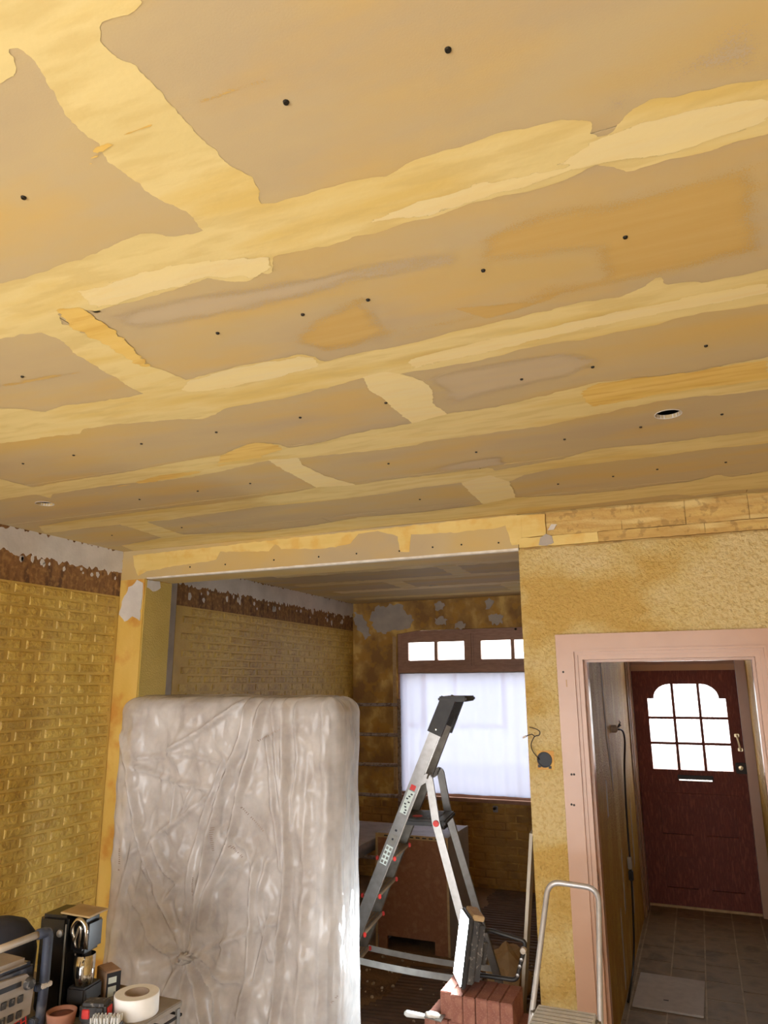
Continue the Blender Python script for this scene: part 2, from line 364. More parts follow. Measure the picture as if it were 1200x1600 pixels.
# ------------------------------------------------------------------ CEILING
bm = bmesh.new(); box(bm, XL-.1, XR+.1, YR-.1, YB+.25, ZC+.14, ZC+.2)
ceiling = struct(obj('ceiling', bm, 'void'), 'yellowed plasterboard ceiling with filled joints', 'ceiling')
holes = [W(1044,647,Z=ZC), W(70,787,Z=ZC), W(677,915,Z=ZC)]
HR = .042
rows = [(-1.69,-1.33),(-1.33,-.73),(-.73,-.13),(-.13,.47),(.47,1.07),(1.07,1.67),(1.67,2.27),(2.27,2.83),(2.83,3.40),(3.40,3.76),
        (4.03,4.6),(4.6,5.2),(5.2,5.8),(5.8,6.4),(6.4,7.0),(7.0,7.4)]
butts = [[-1.0],[-2.2,.4],[-1.4],[-.2,-2.6],[-.70],[-1.36,1.0],[-.79,-3.2],[-1.45,.8],[-2.45,-.76],[-1.8,.3],[-1.9],[-2.6],[-1.7],[-2.4],[-1.5],[-2.9]]
for (y0, y1), bt in zip(rows, butts):
    x1e = XR if y1 < 4 else XP
    xs = [XL]+sorted(b for b in bt if XL < b < x1e)+[x1e]
    for a, b in zip(xs, xs[1:]):
        g = .0015; loops = [[(a+g,y0+g),(b-g,y0+g),(b-g,y1-g),(a+g,y1-g)]]
        for h in holes:
            if a < h.x < b and y0 < h.y < y1:
                loops.append([(h.x+HR*math.cos(2*PI*k/20), h.y+HR*math.sin(2*PI*k/20)) for k in range(20)])
        bm = bmesh.new(); poly(bm, loops, lambda x, y: V(x,y,ZC), V(0,0,.0125)); obj('gypsum_board', bm, 'board', ceiling)
for h in holes:      # bare white cut edge of the lamp holes
    bm = bmesh.new(); lathe(bm, [(HR,-.0015),(HR+.003,-.0015),(HR+.003,.0125),(HR,.0125),(HR,-.0015)], 24, Matrix.Translation((h.x,h.y,ZC))); obj('hole_rim', bm, 'plaster_white', ceiling)
bands = [  # outlines of the filled joints in photo pixels
 ('compound', [(-260,-330),(60,-330),(220,0),(205,18),(160,35),(160,60),(175,85),(215,102),(232,125),(275,170),(335,235),(365,262),(403,285),(412,330),(400,385),(330,400),(318,360),(290,330),(240,305),(200,275),(160,245),(155,225),(125,205),(100,175),(80,145),(65,115),(50,90),(30,74),(15,78),(25,95),(25,118),(0,132),(-300,180)]),
 ('compound', [(-300,520),(-20,445),(40,435),(90,415),(150,395),(190,375),(220,362),(275,370),(318,360),(350,330),(410,318),(470,305),(540,285),(600,275),(660,245),(720,225),(800,205),(880,190),(920,187),(932,184),(933,192),(920,215),(950,210),(985,170),(1020,155),(1060,148),(1110,140),(1200,122),(1600,50),(1600,110),(1200,207),(1150,218),(1090,240),(1000,262),(985,270),(965,262),(930,257),(900,275),(855,290),(800,303),(785,305),(740,315),(690,335),(640,348),(600,360),(540,375),(480,390),(430,398),(427,428),(412,430),(400,420),(395,437),(385,440),(350,440),(325,435),(280,450),(200,472),(150,486),(110,482),(60,478),(0,482),(-300,570)]),
 ('compound', [(-300,500),(0,445),(60,448),(135,470),(92,490),(100,508),(140,508),(125,518),(165,530),(200,550),(225,568),(260,580),(292,593),(300,612),(270,625),(225,615),(200,602),(160,578),(120,555),(95,531),(65,520),(30,523),(0,530),(-300,600)]),
 ('compound', [(-300,690),(0,638),(30,638),(70,644),(100,633),(150,628),(225,615),(290,593),(320,585),(380,570),(430,561),(475,553),(492,557),(505,565),(555,552),(600,545),(630,538),(700,520),(760,507),(820,493),(900,473),(970,463),(1005,448),(1030,431),(1040,445),(1075,440),(1100,441),(1200,419),(1600,340),(1600,400),(1200,475),(1150,483),(1100,488),(1050,498),(1025,508),(990,513),(910,530),(850,538),(800,550),(750,563),(680,575),(630,583),(600,592),(565,590),(540,598),(500,608),(450,620),(400,630),(360,635),(340,645),(320,655),(280,655),(240,658),(175,663),(130,670),(125,678),(90,680),(50,686),(0,693),(-300,740)]),
 ('compound_pale', [(566,588),(605,580),(632,585),(665,596),(679,615),(675,628),(702,648),(690,660),(645,662),(620,642),(600,625),(575,605)]),
 ('compound', [(-300,830),(-100,770),(0,748),(35,757),(50,761),(100,752),(150,745),(200,737),(250,727),(305,717),(345,711),(370,700),(400,690),(435,694),(450,700),(500,692),(550,677),(600,669),(645,660),(700,646),(775,635),(830,622),(880,610),(935,597),(970,592),(1030,587),(1100,577),(1200,557),(1600,480),(1600,530),(1200,607),(1150,615),(1080,620),(1025,627),(980,637),(920,650),(850,665),(775,675),(718,683),(665,690),(650,695),(600,702),(530,709),(465,716),(420,719),(350,735),(300,745),(240,752),(190,756),(125,765),(82,772),(80,778),(55,772),(0,780),(-300,850)]),
 ('compound_pale', [(418,718),(466,715),(472,725),(500,740),(530,750),(556,757),(540,765),(495,762),(470,748),(440,732)]),
 ('compound', [(60,822),(100,815),(150,808),(200,802),(267,793),(333,787),(400,777),(450,770),(495,761),(560,757),(600,750),(675,742),(765,730),(773,735),(820,727),(880,717),(910,707),(940,700),(1000,695),(1075,687),(1125,680),(1200,672),(1600,600),(1600,640),(1200,692),(1100,702),(1035,712),(960,720),(900,727),(850,735),(820,742),(795,752),(720,754),(650,762),(600,771),(530,780),(470,786),(400,792),(333,802),(293,807),(267,812),(227,815),(187,819),(133,825),(100,830),(70,833)]),
 ('compound', [(185,818),(228,814),(247,822),(270,830),(290,836),(262,842),(253,840),(217,828)]),
 ('compound_pale', [(720,754),(765,742),(796,752),(806,777),(785,790),(752,786),(735,770)]),
 ('compound', [(190,852),(217,847),(253,840),(287,835),(333,833),(366,831),(400,831),(480,822),(560,808),(660,800),(740,790),(805,777),(900,772),(975,765),(1040,756),(1080,752),(1120,741),(1145,745),(1200,736),(1500,690),(1500,720),(1200,762),(1140,766),(1085,774),(1050,772),(900,790),(820,799),(700,812),(600,822),(480,836),(330,850),(215,862)]),
]
bandtop = {}
for i, (m, pl) in enumerate(bands):
    P2 = []
    for p in pl:
        q = W(p[0], p[1], Z=ZC); P2.append((min(max(q.x, XL+.004), XR-.004), min(q.y, YF-.002)))
    t = .0007+.00007*i
    skim('joint_filler', m, ceiling, P2, lambda x, y: V(x,y,ZC-t), .02, .007, i, .014, .012)
washes = [('stain', [(440,535),(470,500),(520,475),(560,455),(590,455),(588,478),(600,500),(640,520),(560,545),(505,555),(480,545)]),
 ('stain', [(735,420),(740,370),(780,345),(860,322),(985,300),(1200,235),(1200,395),(1060,430),(900,462),(760,497),(600,535),(630,510),(790,475),(850,440),(925,432),(920,400)]),
 ('compound_ochre', [(935,597),(1030,587),(1100,577),(1200,560),(1200,592),(1120,602),(1050,612),(980,625),(925,635),(905,615)]),
 ('compound_ochre', [(85,480),(125,478),(185,520),(240,575),(215,570),(160,535),(110,510)]),
 ('compound_ochre', [(345,712),(375,698),(400,690),(432,694),(440,702),(400,716),(340,724)]),
 ('compound_ochre', [(150,770),(250,742),(310,735),(360,722),(300,742),(240,752),(190,758)]),
 ('compound_pale', [(560,348),(660,310),(780,280),(880,255),(920,225),(950,214),(1000,190),(1100,165),(1200,150),(1200,190),(1090,225),(1000,250),(930,255),(850,282),(740,312),(640,340)]),
 ('compound_pale', [(120,455),(220,425),(330,405),(420,398),(425,420),(395,432),(330,432),(220,462),(150,482)]),
 ('compound_pale', [(290,595),(380,572),(470,555),(498,560),(495,572),(420,592),(330,610),(285,612)]),
 ('compound_pale', [(640,560),(760,530),(900,500),(1000,480),(1080,462),(1200,440),(1200,458),(1050,485),(920,512),(800,540),(700,562),(640,575)]),
 ('stain_pale', [(930,150),(1010,130),(1110,55),(1200,12),(1200,110),(1080,128),(1000,150),(960,190),(935,185)]),
 ('stain_pale', [(640,590),(720,572),(800,556),(880,545),(960,560),(900,590),(760,620),(700,640),(680,610)]),
 ('stain_pale', [(150,490),(280,455),(400,440),(600,400),(720,385),(735,415),(560,450),(400,490),(230,520),(180,510)]),
 ('stain_pale', [(640,742),(700,722),(790,708),(800,728),(740,735)]),
 ('compound_ochre', [(134,255),(150,230),(190,208),(270,172),(262,180),(200,212),(165,232),(140,258)]),
 ('stain', [(290,160),(380,130),(450,108),(520,92),(480,110),(400,138),(320,164)]),
 ('stain', [(700,480),(830,470),(930,430),(860,470),(760,500)]),
 ('stain', [(0,600),(80,585),(165,575),(80,592),(0,606)]),
]
for i, (m, pl) in enumerate(washes):
    P2 = [(min(max(W(p[0],p[1],Z=ZC).x, XL+.004), XR-.004), min(W(p[0],p[1],Z=ZC).y, YF-.002)) for p in pl]
    t = .0003+.00002*i if m.startswith('stain') else .0017+.00003*i
    skim('filler_stroke' if not m.startswith('stain') else 'glaze_streak', m, ceiling, P2, lambda x, y: V(x,y,ZC-t), .02, .004, 40+i, .012 if i > 13 else (.07 if m.startswith('stain') else .035), .01 if i > 13 else .016)
bmS = bmesh.new(); lathe(bmS, [(0,-.0035),(.0042,-.0035),(.0052,-.0008),(.0052,.0)], 10); screw_me = bpy.data.meshes.new('screw'); bmS.to_mesh(screw_me); bmS.free(); screw_me.materials.append(M['screw'])
def screw(loc, parent, rot=(0,0,0)):
    o = bpy.data.objects.new('screw', screw_me); C.objects.link(o); o.location = loc; o.rotation_euler = rot; o.parent = parent
for p in [(700,77),(447,159),(37,308),(977,370),(755,422),(575,468),(473,491),(340,520),(35,588),(1103,540),(926,573),(815,592),(603,629),(469,652),(1001,667),(1128,647),(882,686),(744,706),(607,724),(338,675),(221,693),(115,711),(36,724),(958,744),(872,756),(1027,733),(656,780),(391,755),(309,767),(218,780),(1134,722),(175,836),(284,824)]:
    screw(W(*p, Z=ZC), ceiling)
# joint filler strips of the rear ceiling
for i, (y, a, b) in enumerate([(4.6,XL+.3,XP-.1),(5.2,XL+.3,XP-.02),(5.8,XL+.2,XP-.2),(6.4,XL+.3,XP-.05),(7.0,XL+.2,XP-.05)]):
    skim('joint_filler', 'compound_pale' if i % 2 else 'compound', ceiling, [(a,y-.09),(b,y-.07),(b,y+.08),(a,y+.07)], lambda x, yy: V(x,yy,ZC-.002), .04, .03, 70+i, .02)
for i, (x, y0, y1) in enumerate([(-1.9,4.03,4.6),(-2.6,4.6,5.2),(-1.7,5.2,5.8),(-2.4,5.8,6.4),(-1.5,6.4,7.0)]):
    skim('joint_filler', 'compound', ceiling, [(x-.08,y0),(x+.09,y0),(x+.07,y1),(x-.08,y1)], lambda xx, yy: V(xx,yy,ZC-.003), .04, .02, 80+i, .02)

# ------------------------------------------------------------------ BEAM across the room
bm = bmesh.new(); box(bm, XL, XP+.001, YF, 4.03, ZB, ZC+.1)
beam = struct(obj('ceiling_beam', bm, 'board'), 'boxed plasterboard beam dividing the ceiling', 'beam')
fr = lambda x, z: V(x, YF, z)
def frpx(pl): return [(W(p[0],p[1],Y=YF).x, min(max(W(p[0],p[1],Y=YF).z, ZB+.002), ZC-.004)) for p in pl]
loft_plate('joint_filler', 'beam_paint', beam, frpx([(208,868),(330,855),(480,838),(600,826),(700,815),(815,800),(815,850),(800,852),(790,822),(770,826),(740,828),(715,832),(642,835),(640,862),(625,862),(622,838),(590,830),(560,834),(548,850),(500,858),(440,858),(430,850),(420,862),(345,862),(338,875),(270,885),(230,893),(216,900),(210,885)]), fr, V(0,-.002,0), .02, .005, 91)
loft_plate('edge_bead', 'white_edge', beam, [(-3.28,ZB+.0005),(XP,ZB+.0005),(XP,ZB+.011),(-2.0,ZB+.010),(-3.28,ZB+.007)], fr, V(0,-.003,0), .05, .002, 92)
bx('edge_bead', 'white_edge', beam, -3.28, XP, YF, YF+.03, ZB-.002, ZB)
for p in [(557,865),(624,861),(676,855),(721,851),(779,848),(297,886),(352,882),(428,875),(498,870)]:
    screw(W(p[0],p[1],Y=YF), beam, (-PI/2,0,0))
# pier under the left end of the beam
bm = bmesh.new(); box(bm, XL, -3.3, YF, 4.03, 0, ZB)
pier = struct(obj('wall_pier', bm, 'pier_yellow'), 'narrow yellow pier carrying the beam at the left wall', 'pier')
bx('side_panel', 'stucco_olive', pier, -3.3, -3.294, YF+.012, 4.03, 0, ZB-.004)
loft_plate('plaster_patch', 'plaster_white', pier, [(-3.49,2.38),(-3.44,2.33),(-3.38,2.36),(-3.31,2.33),(-3.302,2.5),(-3.31,2.58),(-3.36,2.6),(-3.42,2.55),(-3.47,2.48)], fr, V(0,-.004,0), .02, .012, 93)
loft_plate('plaster_patch', 'plaster_white', pier, [(YF+.02,2.55),(YF+.1,2.53),(YF+.15,2.56),(YF+.14,2.6),(YF+.02,2.6)], lambda y, z: V(-3.293,y,z), V(.003,0,0), .02, .008, 94)

# ------------------------------------------------------------------ LEFT WALL with brick relief
bm = bmesh.new(); box(bm, XL-.15, XL, YR-.1, YB+.25, 0, ZC+.14)
wl = struct(obj('wall_left', bm, 'brown_glue'), 'left wall covered in yellow embossed brick relief', 'wall')
lw = lambda y, z: V(XL, y, z)
ZT = 2.497
for (a, b) in ((YR, 3.755), (4.345, YB)):
    bx('relief_backing', 'brick_backing', wl, XL, XL+.004, a, b, 0, ZT)
    # white skim under the ceiling with a torn lower edge
    loft_plate('white_skim', 'plaster_white', wl, [(a,2.655),(b-.02,2.655),(b,2.66),(b,ZC-.001),(a,ZC-.001)], lw, V(.004,0,0), .012, .03, 100+a)
bx('white_strip', 'plaster_grey', wl, XL, XL+.004, 4.03, 4.34, 0, 2.68)
for i in range(46):    # flecks of skim left on the brown glue
    y = random.choice([random.uniform(2.6,3.72), random.uniform(4.4,7.3), random.uniform(4.4,7.3)]); z = 2.64-abs(random.gauss(0,.045)); 
    s = random.uniform(.008,.028); k = random.randint(5,7)
    pts = [(y+s*random.uniform(.5,1)*math.cos(2*PI*j/k), z+1.5*s*random.uniform(.5,1)*math.sin(2*PI*j/k)) for j in range(k)]
    bm = bmesh.new(); poly(bm, [pts], lw, V(.003,0,0)); obj('skim_fleck', bm, 'plaster_white', wl)
loft_plate('skim_fleck', 'plaster_white', wl, [(YF-.36,2.80),(YF-.2,2.80),(YF-.16,2.797)], lw, V(.003,0,0), .02, .004, 9)
def brick_mesh(name, L, Hh, d, m, axis):
    bm = bmesh.new(); rings = []
    for (ins, dep) in ((0,0),(.0035,d*.7),(.010,d)):
        rings.append([bm.verts.new(V(dep, u*(L/2-ins), v*(Hh/2-ins)) if axis == 'x' else V(u*(L/2-ins), -dep, v*(Hh/2-ins))) for u, v in ((-1,-1),(1,-1),(1,1),(-1,1))])
    for A, B in zip(rings, rings[1:]):
        for k in range(4): bm.faces.new((A[k],A[(k+1)%4],B[(k+1)%4],B[k]))
    bm.faces.new(rings[-1]); bmesh.ops.recalc_face_normals(bm, faces=bm.faces[:])
    if axis != 'x':
        pass
    me = bpy.data.meshes.new(name); bm.to_mesh(me); bm.free(); me.materials.append(M[m]); return me
PITCHZ, PITCHY = .0625, .205
bmesh_l = [brick_mesh('brick', PITCHY-.013-.02*i*.5, PITCHZ-.012, .006+.0012*i, 'brick_yellow', 'x') for i in range(3)]
rest = bmesh.new()
for (a, b, zmin, ymin) in ((YR, 3.745, .78, 2.62), (4.37, 7.38, 1.92, 4.3)):
    r = 0; z = ZT-PITCHZ/2-.004
    while z > .03:
        y = b-PITCHY/2-(PITCHY/2 if r % 2 else 0)+random.uniform(-.012,.012)
        if r % 2: cells = [(b-PITCHY*.25, .5)]
        else: cells = []
        while y > a+.1: cells.append((y, 1)); y -= PITCHY
        for (yy, s) in cells:
            if z > zmin and yy > ymin:
                o = bpy.data.objects.new('brick', random.choice(bmesh_l)); C.objects.link(o); o.parent = wl
                o.location = (XL+.003, yy+random.uniform(-.003,.003), z+random.uniform(-.0015,.0015)); o.scale = (1, s*.92 if s < 1 else random.uniform(.97,1.01), random.uniform(.97,1.02))
                o.rotation_euler = (random.uniform(-.008,.008),0,0)
            else: box(rest, XL+.003, XL+.010, yy-(PITCHY/2-.007)*s, yy+(PITCHY/2-.007)*s, z-.025, z+.025)
        z -= PITCHZ; r += 1
stuff(obj('brick_rest', rest, 'brick_yellow', wl))

# ------------------------------------------------------------------ FRONT WALL (doorway to the hall)
bm = bmesh.new()
poly(bm, [[(XP,0),(-.57,0),(-.57,2.085),(.31,2.085),(.31,0),(XR,0),(XR,ZB),(XP,ZB)]], lambda x, z: V(x,YF,z), V(0,.12,0))
wf = struct(obj('wall_front', bm, 'stucco'), 'rough yellow stucco wall around the hall doorway', 'wall')
bx('timber_backing', 'wood_raw', wf, XP, XR, YF+.02, YF+.12, ZB, ZC+.1)
segs = [(-.805,-.66,'beam_paint',0),(-.656,-.28,'wood_raw',.006),(-.277,.02,'wood_raw',.004),(.023,.30,'wood_raw',.008),(.303,.8,'wood_raw',.005),(.803,1.3,'wood_raw',.007)]
for a, b, m, d in segs:
    loft_plate('timber_plank', m, wf, [(a,2.672),(b,2.672),(b,2.79),(a,2.795)], lambda x, z: V(x,YF+d,z), V(0,.025,0), .03, .004, a)
for a, b, d in [(-.805,-.4,-.004),(-.397,.1,-.006),(.103,1.3,-.005)]:
    loft_plate('timber_plank', 'wood_raw' if a > -.5 else 'beam_paint', wf, [(a,ZB+.012),(b,ZB+.012),(b,2.668),(a,2.668)], lambda x, z: V(x,YF+d,z), V(0,.03,0), .03, .003, a+5)
loft_plate('plaster_patch', 'plaster_grey', wf, [(-.70,2.625),(-.66,2.615),(-.625,2.63),(-.63,2.665),(-.66,2.68),(-.69,2.66)], fr, V(0,-.008,0), .01, .004, 95)
loft_plate('plaster_patch', 'plaster_white', wf, [(-.65,2.70),(-.62,2.70),(-.6,2.725),(-.63,2.73)], fr, V(0,-.004,0), .01, .004, 96)
# end face of the pier is part of the wall; architrave of the doorway
tr = struct(empty('trim_1'), 'pinkish brown painted door casing around the doorway', 'casing')
def casing(bm, x0, x1, z1, y0, y1, wd):
    # inverted U of constant width
    poly(bm, [[(x0,0),(x0+wd,0),(x0+wd,z1-wd),(x1-wd,z1-wd),(x1-wd,0),(x1,0),(x1,z1),(x0,z1)]], lambda x, z: V(x,y0,z), V(0,y1-y0,0))
X0, X1, ZT1 = -.642, .376, 2.156
for nm, ins, wd, pr in (('architrave',0,.075,.020),('moulding',.075,.012,.028),('moulding',.087,.016,.014),('jamb_lining',.103,.022,.006)):
    bm = bmesh.new(); casing(bm, X0+ins, X1-ins, ZT1-ins, YF-pr, YF+(.125 if nm == 'jamb_lining' else .001), wd); obj(nm, bm, 'frame_pink', tr)
bm = bmesh.new(); casing(bm, X0+.125, X1-.125, ZT1-.125, YF+.05, YF+.12, .012); obj('door_stop', bm, 'frame_pink', tr)
sp = bx('strike_plate', 'casing_brown', tr, X0+.1245, X0+.1275, YF+.005, YF+.022, .96, 1.06)
bx('strike_hole', 'ink', tr, X0+.1275, X0+.1282, YF+.009, YF+.018, .985, 1.01); bx('strike_hole', 'ink', tr, X0+.1275, X0+.1282, YF+.009, YF+.018, 1.02, 1.045)
for (px, py) in [(893,1210),(897,1210),(893,1257),(897,1258),(880,1050)]:
    screw(W(px,py,Y=YF-.02), tr, (-PI/2,0,0))
bx('screw_scar', 'casing_brown', tr, -.602, -.596, YF-.021, YF-.0195, 1.90, 1.935)
# wall between rear room and hall, hall right wall, room right wall, rear wall
wh = struct(bx('wall_hall_left', 'hall_paint', None, XP, XH, YF+.12, YB, 0, ZC+.1), 'glossy stained yellow partition wall of the hall', 'wall')
struct(bx('wall_hall_right', 'hall_paint', None, XHR, XHR+.12, YF+.12, YB, 0, ZC+.1), 'glossy yellow right wall of the hall', 'wall')
struct(bx('wall_right', 'stucco', None, XR, XR+.12, YR-.1, YF+.12, 0, ZC+.14), 'yellow stucco wall on the right of the room', 'wall')
struct(bx('ceiling_hall', 'compound', None, XH, XHR, YF+.12, YB+.2, 2.70, 2.76), 'yellow ceiling of the hall', 'ceiling')
bm = bmesh.new()
poly(bm, [[(XL-.1,0),(-3.2,0),(-3.2,2.48),(.7,2.48),(.7,0),(XR+.1,0),(XR+.1,ZC+.14),(XL-.1,ZC+.14)]], lambda x, z: V(x,YR,z), V(0,-.12,0))
struct(obj('wall_rear', bm, 'stucco'), 'rear wall with wide garden opening', 'wall')
gd = struct(empty('door_2'), 'glazed garden doors in the rear wall', 'door')
for i in range(5): bx('stile', 'window_wood', gd, -3.2+i*.96, -3.14+i*.96, YR-.09, YR-.04, 0, 2.48)
bx('rail', 'window_wood', gd, -3.14, .64, YR-.088, YR-.042, 0, .1); bx('rail', 'window_wood', gd, -3.14, .64, YR-.088, YR-.042, 2.40, 2.48)
for i in range(4): bx('pane', 'glass', gd, -3.14+i*.96, -2.24+i*.96, YR-.067, YR-.063, .1, 2.40)
# stripped plaster and crack on the hall wall
hw = lambda y, z: V(XH, y, z)
loft_plate('plaster_scar', 'plaster_grey', wh, [(5.18,2.05),(5.21,2.05),(5.25,1.85),(5.27,1.6),(5.36,1.5),(5.44,1.3),(5.40,1.2),(5.36,1.28),(5.28,1.42),(5.22,1.55),(5.2,1.8)], hw, V(.003,0,0), .02, .01, 97)
loft_plate('plaster_scar', 'plaster_white', wh, [(5.0,1.1),(5.05,1.1),(5.06,1.3),(5.02,1.32)], hw, V(.003,0,0), .02, .008, 98)
for i, (y, z0, z1) in enumerate([(6.2,.25,.75),(5.6,.4,.8),(5.3,.05,.5),(6.5,.5,1.0)]):
    loft_plate('plaster_scar', 'plaster_grey', wh, [(y-.03,z0),(y+.04,z0+.03),(y+.03,z1),(y-.01,z1-.05)], hw, V(.003,0,0), .02, .012, 120+i)

# ------------------------------------------------------------------ BACK WALL with the front window
WX0, WX1, WZ0, WZ1 = -2.97, -1.25, .80, 2.475
bm = bmesh.new()
poly(bm, [[(XL-.1,0),(XP+.1,0),(XP+.1,ZC+.14),(XL-.1,ZC+.14)],[(WX0,WZ0),(WX1,WZ0),(WX1,WZ1-.05),(WX1-.2,WZ1),(WX0+.25,WZ1+.005),(WX0,WZ1-.03)]], lambda x, z: V(x,YB,z), V(0,.28,0))
mat('stripped', [(142,104,56),(172,132,68),(212,174,98)], .8, scale=4.2, stretch=(1,1,.7), lo=.42, hi=.62, cols2=(178,132,54), scale2=9, f2=.7, lo2=.52, hi2=.6, bump=.5, bscale=50, bdist=.006, detail=9)
wb = struct(obj('wall_back', bm, 'stripped'), 'stripped brown and yellow wall around the front window', 'wall')
bw = lambda x, z: V(x, YB, z)
def bwpx(pl): return [(W(p[0],p[1],Y=YB).x, min(W(p[0],p[1],Y=YB).z, ZC-.002)) for p in pl]
patches = [[(582,955),(592,946),(602,948),(612,944),(628,945),(634,956),(646,968),(640,982),(618,984),(600,990),(588,985),(578,970)],[(553,958),(566,960),(574,976),(580,992),(572,998),(560,985),(553,972)],
 [(679,942),(688,940),(695,946),(692,954),(682,953)],[(758,940),(764,934),(771,938),(768,950),(760,952)],[(680,967),(690,963),(699,968),(697,976),(682,976)],[(711,974),(720,970),(728,974),(726,982),(712,982)],[(764,964),(776,958),(788,962),(785,974),(770,977)]]
for i, pl in enumerate(patches): loft_plate('plaster_patch', 'plaster_grey', wb, bwpx(pl), bw, V(0,-.006,0), .018, .026, 130+i)
bb = [brick_mesh('brick', .205, .062, .005+.001*i, 'brick_brown', 'y') for i in range(2)]
for r in range(10):
    z = .06+r*.072; x = XL+.12+(.11 if r % 2 else 0)
    while x < XP-.12:
        o = bpy.data.objects.new('brick', random.choice(bb)); C.objects.link(o); o.parent = wb; o.location = (x+random.uniform(-.004,.004), YB, z); x += .218
# window
wn = struct(empty('window_1'), 'brown wooden front window with four small lights over a curtained pane', 'window')
FY0, FY1 = YB+.02, YB+.085
def fb(nm, x0, x1, z0, z1, p=0, q=0, m='window_wood'): return bx(nm, m, wn, x0, x1, FY0+p, FY1+q, z0, z1, .004)
fb('frame_post', WX0, WX0+.05, WZ0, WZ1-.02); fb('frame_post', WX1-.05, WX1, WZ0, WZ1-.02); fb('frame_head', WX0+.05, WX1-.05, 2.43, WZ1)
fb('transom', WX0+.05, WX1-.05, 2.02, 2.085, -.015); fb('transom_ledge', WX0+.02, WX1-.02, 2.085, 2.098, -.03, -.03); fb('mullion', -2.145, -2.115, 2.098, 2.43)
fb('sill_rail', WX0+.05, WX1-.05, WZ0, .85)
bx('window_sill', 'window_wood', wn, WX0-.02, WX1+.04, YB-.045, YB+.02, WZ0-.025, WZ0+.01, .006)
for a, b in ((WX0+.05,-2.145),(-2.115,WX1-.05)):
    s = bmesh.new(); cx = (a+b)/2
    z0, z1 = 2.098, 2.43
    lo_, hi_ = 2.162, 2.352
    poly(s, [[(a,z0),(b,z0),(b,z1),(a,z1)],[(a+.075,lo_),(cx-.018,lo_),(cx-.018,hi_),(a+.075,hi_)],[(cx+.018,lo_),(b-.075,lo_),(b-.075,hi_),(cx+.018,hi_)]], lambda x, z: V(x,FY0-.008,z), V(0,.045,0))
    sash = obj('top_sash', s, 'window_wood', wn)
    bx('pane', 'glass', sash, a+.07, cx-.014, FY0+.012, FY0+.016, lo_-.004, hi_+.004); bx('pane', 'glass', sash, cx+.014, b-.07, FY0+.012, FY0+.016, lo_-.004, hi_+.004)
bx('pane', 'glass', wn, WX0+.05, WX1-.05, FY1-.02, FY1-.016, .85, 2.02)
bm = bmesh.new(); lathe(bm, [(0,0),(.008,0),(.008,.02),(.012,.03),(0,.036)], 10, Matrix.Translation((-1.66,FY0-.01,2.455))@Matrix.Rotation(PI/2,4,'X')); obj('latch', bm, 'iron', wn)
bx('jamb_edge', 'chip_edge', wn, WX0-.05, WX0-.012, YB-.006, YB+.0, .85, 2.42)
# curtain
bm = bmesh.new(); NX, NZ = 150, 10; g = []
x0c, x1c = WX0+.035, WX1-.04
for j in range(NZ+1):
    row = []
    for i in range(NX+1):
        u = i/NX; v = j/NZ; x = x0c+(x1c-x0c)*u
        a = .007*math.sin(u*70+1.5*math.sin(u*9))+.010*math.sin(u*31+2*math.sin(u*5)+v*.5)
        row.append(bm.verts.new((x, YB-.012+a*(.5+.5*v)*.9, 2.025-1.185*v)))
    g.append(row)
for j in range(NZ):
    for i in range(NX): bm.faces.new((g[j][i],g[j][i+1],g[j+1][i+1],g[j+1][i]))
cu = tag(empty('net_curtain', loc=(0,0,0)), 'sheer white net curtain hanging in front of the large window pane', 'curtain')
obj('cloth', bm, 'net', cu, True)
bm = bmesh.new(); tube(bm, [(WX0+.02,YB-.012,2.028),(WX1-.02,YB-.012,2.028)], .004); obj('curtain_rod', bm, 'alu', cu)
bk = empty('pipe_bracket', 'small metal pipe bracket stub under the front window sill', 'bracket', loc=(0,0,0))
bx('plate', 'alu', bk, -1.97, -1.92, YB-.012, YB-.006, .69, .75, .003); bm = bmesh.new(); tube(bm, [(-1.945,YB-.012,.73),(-1.945,YB-.06,.73)], .014); obj('stub', bm, 'iron', bk)

# ------------------------------------------------------------------ FRONT DOOR at the end of the hall
DX0, DX1, DH, DY = -.577, .318, 2.03, YB
dr = struct(empty('door_1'), 'dark red-brown panelled front door with nine glass panes', 'door')
gx0, gx1, gz0, gzs, gzt = -.452, .216, 1.147, 1.772, 1.902
sh = .055
arc = [(gx0,gz0),(gx1,gz0),(gx1,gzs),(gx1-sh,gzs)]
for t in range(1,8):
    th = t*PI/2/7; arc.append((gx1-sh-.15*(1-math.cos(th)), gzs+(gzt-gzs)*math.sin(th)))
for t in range(7,0,-1):
    th = t*PI/2/7; arc.append((gx0+sh+.15*(1-math.cos(th)), gzs+(gzt-gzs)*math.sin(th)))
arc += [(gx0+sh,gzs),(gx0,gzs)]
pan = [(-.42,-.165,.60,.84),(-.055,.20,.60,.84),(-.42,-.165,.16,.42),(-.055,.20,.16,.42)]
holesd = [[(a,c),(b,c),(b,d),(a,d)] for a,b,c,d in pan]
bm = bmesh.new(); poly(bm, [[(DX0,0.02),(DX1,.02),(DX1,DH),(DX0,DH)],arc]+holesd, lambda x, z: V(x,DY,z), V(0,.045,0)); obj('door_leaf', bm, 'door_wood', dr)
for a,b,c,d in pan: bx('panel', 'door_wood', dr, a, b, DY+.030, DY+.04, c, d)
cw = (gx1-gx0)/3; zr = [1.147, 1.375, 1.60, gzt]
for k in (1,2): bx('glazing_bar', 'door_wood', dr, gx0+cw*k-.012, gx0+cw*k+.012, DY+.002, DY+.04, gz0, gzt)
for k in (1,2): bx('glazing_bar', 'door_wood', dr, gx0, gx1, DY+.004, DY+.038, zr[k]-.011, zr[k]+.011)
